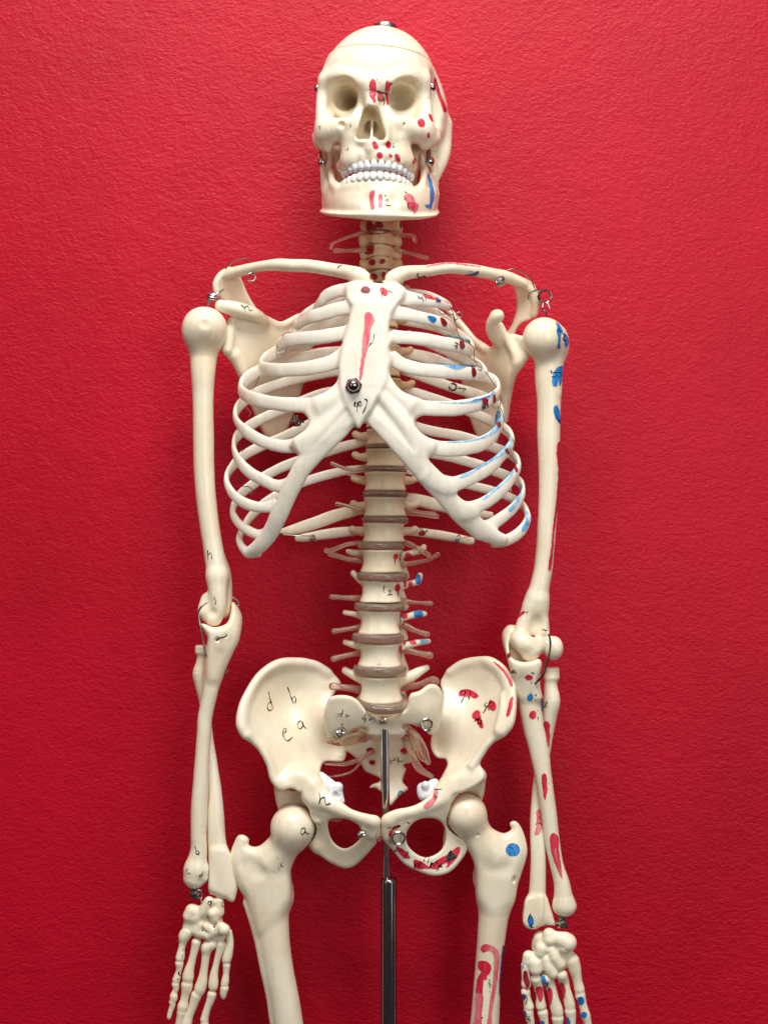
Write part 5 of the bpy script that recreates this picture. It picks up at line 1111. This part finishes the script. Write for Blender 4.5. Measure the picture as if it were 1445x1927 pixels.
pen(BK, 2.0, B3((360, 1770), (345, 1810), (380, 1765), (375, 1808), (400, 1765), (395, 1815)), B3((425, 1735), (430, 1760)), B3((435, 1730), (470, 1725), (455, 1770)), B3((490, 1760), (470, 1815), (500, 1770), (510, 1800), (530, 1760), (560, 1800), (575, 1770)), B3((540, 1800), (580, 1800)), B3((565, 1780), (530, 1840)), B3((600, 1760), (700, 1720)), B3((650, 1665), (630, 1770)))
# thigh bone and lower patch
fill(BL, ov(1158, 1662, 58, 54, 0.2, B3)); pen(NV, 1.2, B3((1120, 1640), (1160, 1655), (1175, 1700)), B3((1190, 1625), (1205, 1650)))
fill(PR, B7((240, 1085), (270, 1058), (330, 1060), (380, 1090), (415, 1130), (425, 1200), (415, 1300), (400, 1450), (375, 1600), (350, 1760), (345, 1930), (295, 1930), (315, 1760), (330, 1620), (355, 1480), (368, 1300), (372, 1200), (355, 1140), (310, 1125), (270, 1138), (240, 1115)))
fill(R, B7((240, 1090), (275, 1060), (320, 1065), (340, 1090), (310, 1120), (265, 1138), (242, 1118)))
fill(R, B7((208, 1260), (225, 1228), (265, 1225), (315, 1240), (345, 1290), (335, 1340), (300, 1380), (300, 1410), (270, 1420), (262, 1480), (255, 1560), (195, 1560), (198, 1460), (215, 1380), (245, 1335), (225, 1310), (210, 1290)))
fill(PR, B7((195, 1558), (255, 1558), (262, 1640), (250, 1760), (235, 1930), (150, 1930), (175, 1800), (185, 1680)))
fill(NV, B7((455, 1090), (468, 1060), (468, 1120), (455, 1250), (440, 1400), (438, 1560), (425, 1580), (422, 1450), (435, 1280)))
pen(BK, 1.5, B7((320, 1410), (340, 1450)), B7((312, 1440), (350, 1480)), B7((318, 1470), (335, 1500)), B7((322, 1525), (340, 1545)), B7((195, 1805), (220, 1840)), B7((240, 1810), (262, 1790)))
# upper arm, viewer's right
fill(BL, C8((232, 168), (248, 190), (248, 240), (242, 318), (230, 318), (232, 250), (222, 200))); fill(BL, C8((262, 215), (285, 235), (298, 270), (285, 310), (272, 290), (275, 250)))
fill(BL, C8((218, 150), (240, 170), (262, 215), (250, 222), (230, 190)))
pen(BK, 1.7, C8((222, 205), (250, 212)), C8((235, 190), (245, 225)), C8((258, 225), (280, 240), (262, 250), (275, 268), (258, 262)), C8((270, 232), (265, 262)))
fill(BL, C8((215, 450), (250, 425), (275, 440), (265, 490), (240, 500), (222, 552), (200, 550), (195, 500))); fill(BL, C8((240, 500), (255, 500), (245, 550), (236, 545)))
pen(BK, 1.7, C8((182, 455), (192, 470), (190, 450)), C8((185, 470), (260, 465)), C8((190, 492), (215, 495), (222, 480), (235, 500)), C8((240, 470), (255, 490), (240, 495)))
fill(BL, C8((205, 680), (222, 672), (238, 700), (248, 750), (250, 790), (236, 780), (210, 740))); pen(BK, 1.5, C8((225, 745), (245, 780)), C8((228, 775), (248, 765)))
fill(R, C8((232, 902), (246, 900), (254, 930), (255, 1000), (250, 1080), (242, 1180), (238, 1260), (225, 1330), (212, 1440), (205, 1500), (198, 1600), (185, 1700), (172, 1705), (172, 1670), (188, 1560), (198, 1440), (212, 1330), (224, 1220), (232, 1080), (222, 980), (224, 930)))
pen(BK, 2.2, C8((235, 1208), (236, 1250)))
fill(R, B5((355, 372), (362, 385), (340, 410), (300, 440), (270, 468), (262, 460), (300, 420), (330, 385))); pen(BK, 1.6, B5((350, 378), (370, 385), (395, 382)), B5((240, 480), (250, 500), (262, 490)))
# forearm, viewer's right
fill(DR, ov(203, 822, 16, 32, 0, B5)); fill(R, ov(402, 1043, 40, 27, 0.05, B5)); fill(BL, ov(414, 1244, 30, 38, 0.1, B5)); fill(R, ov(440, 1420, 36, 42, 0.1, B5))
pen(BK, 2.2, B5((422, 1000), (440, 995), (452, 1008)), B5((425, 1088), (432, 1100)), B5((418, 1188), (428, 1198)), B5((460, 1225), (478, 1215)), B5((466, 1265), (470, 1275)), B5((225, 1000), (255, 970), (278, 1000), (230, 985))); pen(GY, 1.6, B5((475, 1380), (495, 1378)), B5((490, 1440), (492, 1470)))
fill(R, B5((545, 1500), (570, 1485), (605, 1500), (612, 1600), (612, 1690), (600, 1740), (588, 1745), (580, 1680), (565, 1600)))
fill(NV, B5((525, 1250), (545, 1245), (552, 1290), (545, 1330), (528, 1320))); fill(BL, B5((520, 1310), (548, 1330), (545, 1375), (528, 1385))); pen(BK, 1.5, B5((545, 1300), (590, 1290), (560, 1340), (590, 1345), (570, 1325)))
fill(R, C6((225, 445), (248, 430), (272, 445), (278, 520), (282, 600), (272, 670), (258, 710), (245, 680), (232, 600), (224, 520))); pen(BK, 1.5, C6((218, 533), (232, 535)), C6((285, 542), (302, 542)))
fill(PR, C6((168, 830), (195, 808), (215, 830), (222, 880), (228, 980), (210, 1050), (180, 1085), (152, 1088), (155, 1040), (170, 960), (166, 890))); pen(BK, 1.5, C6((170, 900), (205, 895)), C6((168, 925), (210, 915)), C6((158, 980), (175, 960), (230, 980)), C6((170, 940), (230, 980)))
fill(R, C6((312, 1100), (340, 1064), (375, 1080), (400, 1130), (400, 1240), (415, 1340), (430, 1440), (440, 1555), (425, 1540), (385, 1440), (345, 1340), (318, 1220))); fill(PR, C6((355, 1240), (375, 1230), (400, 1330), (420, 1440), (436, 1545), (400, 1460), (375, 1360)))
pen(BK, 1.2, C6((350, 1185), (375, 1190)))
fill(BL, B7((735, 760), (760, 780), (772, 830), (755, 875), (725, 878), (718, 830))); pen(BK, 2.2, B7((740, 745), (722, 790), (712, 830), (740, 850), (748, 885), (765, 880)))
# left forearm and upper arm letters
pen(BK, 1.9, B6((372, 70), (385, 110), (385, 148), (405, 158), (415, 135), (398, 118), (388, 130))); pen(GY, 1.7, B6((302, 312), (285, 325), (290, 355), (325, 352))); pen(BK, 1.5, B6((450, 325), (455, 345), (430, 388), (415, 378), (440, 365), (445, 340)))
pen(BK, 2.0, B4((395, 288), (402, 315), (392, 348))); pen(GY, 1.3, B4((380, 285), (390, 260))); pen(GY, 1.8, [(391, 1035), (392, 1052)], [(392, 1044), (397, 1040), (399, 1052)])
# left hand letters
pen(BK, 1.9, B6((540, 648), (518, 650), (508, 672), (520, 685), (542, 668), (540, 650), (535, 680), (528, 708))); pen(BK, 1.7, B6((655, 650), (645, 680), (655, 702), (668, 700)))
pen(BK, 1.8, B6((452, 898), (456, 960), (440, 945)), B6((455, 935), (470, 930), (478, 955), (490, 950)), B6((560, 885), (580, 885), (578, 920), (560, 915), (585, 935), (575, 965)))
pen(GY, 1.7, B6((238, 1155), (265, 1152)), B6((245, 1205), (235, 1232)), B6((215, 1375), (198, 1400), (218, 1430)), B6((202, 1385), (212, 1425))); pen(BK, 2.4, B6((226, 1245), (229, 1252)), B6((190, 1455), (192, 1468)))
# right hand marks
fill(DR, B7((675, 1325), (700, 1330), (715, 1380), (728, 1450), (718, 1490), (692, 1480), (672, 1420))); fill(PR, B7((690, 1490), (715, 1495), (705, 1530), (692, 1530))); fill(PB, B7((655, 1250), (670, 1255), (672, 1290), (655, 1285)))
pen(BK, 1.8, B7((690, 1320), (680, 1370), (670, 1420))); fill(NV, B7((655, 1565), (690, 1570), (670, 1612), (655, 1600))); pen(BK, 1.6, B7((665, 1560), (698, 1575), (672, 1620)), B7((708, 1600), (690, 1670)))
fill(R, B7((795, 1490), (850, 1485), (862, 1540), (855, 1620), (835, 1642), (815, 1600), (800, 1540))); fill(R, B7((915, 1520), (940, 1495), (958, 1530), (960, 1600), (940, 1670), (925, 1640), (918, 1580)))
fill(R, B7((1030, 1455), (1065, 1445), (1088, 1500), (1090, 1570), (1075, 1602), (1048, 1570), (1035, 1500))); fill(BL, B7((848, 1385), (880, 1380), (895, 1420), (890, 1455), (860, 1440)))
pen(BK, 1.9, B7((878, 1480), (905, 1470), (915, 1440), (900, 1440), (905, 1480), (930, 1510), (915, 1530)), B7((1165, 1385), (1180, 1378))); fill(BL, ov(1245, 1628, 34, 44, 0, B7)); fill(BL, ov(1278, 1770, 30, 32, 0, B7)); pen(BK, 2, B7((1270, 1740), (1288, 1742)))
fill(BL, B7((1090, 1800), (1120, 1795), (1140, 1850), (1130, 1920), (1100, 1880))); fill(NV, B7((668, 1725), (690, 1730), (705, 1790), (695, 1800), (675, 1760))); pen(BK, 1.7, B7((700, 1780), (728, 1785), (712, 1810), (735, 1820), (730, 1845)))
fill(BL, B7((840, 1838), (870, 1830), (885, 1870), (870, 1920), (850, 1900)))
fill(DR, B7((765, 1560), (790, 1540), (800, 1600), (790, 1650), (770, 1620)))
# ------------------------------------------------------------------ lay the ink on the nearest bone
def lay_ink():
    Vs = []; Fs = []; own = []; o = 0
    for i, it in enumerate(ITEMS):
        F = it['F']; V = it['V']
        Vs.append(V)
        for f in (F.tolist() if hasattr(F, 'tolist') else F):
            Fs.append([q+o for q in f]); own.append(i)
        o += len(V)
    V = np.concatenate(Vs)
    bvh = BVHTree.FromPolygons([tuple(v) for v in V.tolist()], Fs)
    eye = Vector((0, -D, 0)); cache = {}
    def hit(u, v):
        p = Vector(tuple(P(u, v, 0))); d = (p-eye).normalized()
        loc, nor, fi, dist = bvh.ray_cast(eye, d)
        if loc is None: return None
        if nor.dot(d) > 0: nor = -nor
        return loc, nor, own[fi], dist
    LIFT = 0.45
    for layer, (col, kind, pts, w) in enumerate(INK):
        lift = LIFT+0.0012*layer+(0.25 if col in ('black_ink', 'grey_ink', 'navy_ink', 'dark_red_ink') else 0)
        if kind == 'l':
            q = catmull(pts, 1.2) if len(pts) > 2 else catmull([pts[0], pts[-1]], 1.2)
            n = len(q); prev = None; acc = {}; w = w*0.88
            for i in range(n):
                t = q[min(i+1, n-1)]-q[max(i-1, 0)]; t = t/(np.linalg.norm(t)+1e-9); nn = np.array([-t[1], t[0]])
                ww = w*0.5*(0.75+0.35*math.sin(i*0.35+pts[0][0]))*(0.6 if i in (0, n-1) else 1)
                a = hit(*(q[i]+nn*ww)); b = hit(*(q[i]-nn*ww))
                if a and b and a[2] == b[2] and ITEMS[a[2]]['inkable'] and abs(a[3]-b[3]) < 8:
                    cur = (a, b)
                    if prev and prev[0][2] == a[2] and abs(prev[0][3]-a[3]) < 8:
                        e = acc.setdefault(a[2], ([], [], []))
                        k0 = len(e[0])
                        for h in (prev[0], prev[1], b, a): e[0].append(tuple(h[0]+h[1]*lift)); e[2].append(tuple(h[1]))
                        e[1].append((k0, k0+1, k0+2, k0+3))
                    prev = cur
                else: prev = None
            for k, e in acc.items(): ITEMS[k]['ink'].append((col, e))
        else:
            pl = catmull([p[:2] for p in pts], 2.5, True); st = 1.0
            u0, v0 = pl.min(0)-1; u1, v1 = pl.max(0)+1
            us = np.arange(u0, u1+st, st); vv = np.arange(v0, v1+st, st); UU, VV = np.meshgrid(us, vv, indexing='ij')
            rg = random.Random(layer); jx = rg.uniform(0, 9)
            wob = 0.7*np.sin(UU/2.3+jx)*np.sin(VV/2.9+2*jx)
            ins = np.zeros(UU.shape, bool); dm = np.full(UU.shape, 1e9); n = len(pl)
            for i in range(n):
                a = pl[i]; b = pl[(i+1) % n]; e = b-a
                wx = UU-a[0]; wy = VV-a[1]; tt = np.clip((wx*e[0]+wy*e[1])/(e@e+1e-9), 0, 1)
                dm = np.minimum(dm, np.hypot(wx-tt*e[0], wy-tt*e[1]))
                if abs(e[1]) > 1e-9: ins ^= ((a[1] > VV) != (b[1] > VV)) & (UU < e[0]*(VV-a[1])/e[1]+a[0])
            sd = np.where(ins, -dm, dm)+wob*0.5
            ok = sd < 0.5
            hs = {}; 
            for i, j in np.argwhere(ok):
                # pull the outermost samples onto the drawn edge
                h = hit(us[i], vv[j])
                if h and ITEMS[h[2]]['inkable']: hs[(i, j)] = h
            if not hs: continue
            acc = {}
            ids = {}
            def vid(k, key, h):
                if (k, key) not in ids:
                    e = acc.setdefault(k, ([], [], [])); ids[(k, key)] = len(e[0]); e[0].append(tuple(h[0]+h[1]*lift)); e[2].append(tuple(h[1]))
                return ids[(k, key)]
            for (i, j), h in hs.items():
                c = [(i, j), (i, j+1), (i+1, j+1), (i+1, j)]
                hh = [hs.get(x) for x in c]
                g = [(x, y) for x, y in zip(c, hh) if y is not None and y[2] == h[2] and abs(y[3]-h[3]) < 6]
                if len(g) >= 3:
                    ii = [vid(h[2], x, y) for x, y in g]; acc[h[2]][1].append(tuple(ii))
            for k, e in acc.items():
                if len(e[1]) > 6: ITEMS[k]['ink'].append((col, e))
lay_ink()

# ------------------------------------------------------------------ make the Blender objects
def make_mesh(name, V, F, N, mats, mi, root):
    me = bpy.data.meshes.new(name)
    co = V*S + np.array([0, 0, ZC]) - root
    if isinstance(F, np.ndarray): loops = F.ravel(); cnt = np.full(len(F), F.shape[1])
    else: loops = np.array([q for f in F for q in f]); cnt = np.array([len(f) for f in F])
    me.vertices.add(len(co)); me.vertices.foreach_set('co', co.astype(np.float32).ravel())
    me.loops.add(len(loops)); me.loops.foreach_set('vertex_index', loops.astype(np.int32))
    me.polygons.add(len(cnt)); me.polygons.foreach_set('loop_start', (np.cumsum(cnt)-cnt).astype(np.int32)); me.polygons.foreach_set('loop_total', cnt.astype(np.int32))
    me.polygons.foreach_set('use_smooth', np.ones(len(cnt), bool))
    if mi is not None: me.polygons.foreach_set('material_index', np.array(mi, np.int32))
    me.update(calc_edges=True); me.validate()
    for m_ in mats: me.materials.append(MATS[m_])
    if N is not None and len(me.vertices) == len(N):
        me.normals_split_custom_set_from_vertices([tuple(x) for x in N.tolist()])
    return me
root_loc = np.array([0.0015, -0.009, ZC-0.50])
root = bpy.data.objects.new('anatomical_skeleton', None); COL.objects.link(root); root.location = tuple(root_loc); root.empty_display_size = 0.05
root['label'] = 'cream plastic human skeleton model with painted muscle marks hanging before a red wall'; root['category'] = 'skeleton model'
for it in ITEMS:
    V, F, N = it['V'], it['F'], it['N']
    mats = [it['mat']]; mi = None
    if it['ink']:
        F = F.tolist() if hasattr(F, 'tolist') else list(F); F = [tuple(f) for f in F]
        mi = [0]*len(F); Vl = [V]; Nl = [N]; o = len(V)
        for col, (v, f, n_) in it['ink']:
            if col not in mats: mats.append(col)
            Vl.append(np.array(v)); Nl.append(np.array(n_))
            F += [tuple(i+o for i in q) for q in f]; mi += [mats.index(col)]*len(f); o += len(v)
        V = np.concatenate(Vl); N = np.concatenate(Nl)
    me = make_mesh(it['name'], V, F, N, mats, mi, root_loc)
    if N is None: me.shade_smooth() if hasattr(me, 'shade_smooth') else None
    ob = bpy.data.objects.new(it['name'], me); COL.objects.link(ob); it['ob'] = ob
    if N is None:
        try: me.set_sharp_from_angle(angle=math.radians(40))
        except Exception: pass
    ob.parent = it['parent']['ob'] if it['parent'] else root
    if it['label']: ob['label'] = it['label']

# stand
st_loc = np.array([0.0027, -30*S, ZC-0.50])
stand = bpy.data.objects.new('display_stand', None); COL.objects.link(stand); stand.location = tuple(st_loc); stand.empty_display_size = 0.05
stand['label'] = 'slim chrome rod in a wider chrome tube holding up the skeleton'; stand['category'] = 'stand'
for name, g, m_ in ROD:
    me = make_mesh(name, np.asarray(g[0]), g[1], None, [m_], None, st_loc)
    try: me.set_sharp_from_angle(angle=math.radians(40))
    except Exception: pass
    ob = bpy.data.objects.new(name, me); COL.objects.link(ob); ob.parent = stand

# wall
WY = 172*S
me = bpy.data.meshes.new('wall'); x0, x1, z0, z1 = -1.6, 1.6, ZC-1.25, ZC+1.4
me.from_pydata([(x0, WY, z0), (x1, WY, z0), (x1, WY, z1), (x0, WY, z1), (x0, WY+.1, z0), (x1, WY+.1, z0), (x1, WY+.1, z1), (x0, WY+.1, z1)], [],
               [(0, 1, 2, 3), (5, 4, 7, 6), (0, 3, 7, 4), (1, 5, 6, 2), (3, 2, 6, 7), (0, 4, 5, 1)])
me.materials.append(MATS['wall_paint']); wall = bpy.data.objects.new('wall', me); COL.objects.link(wall); wall['kind'] = 'structure'
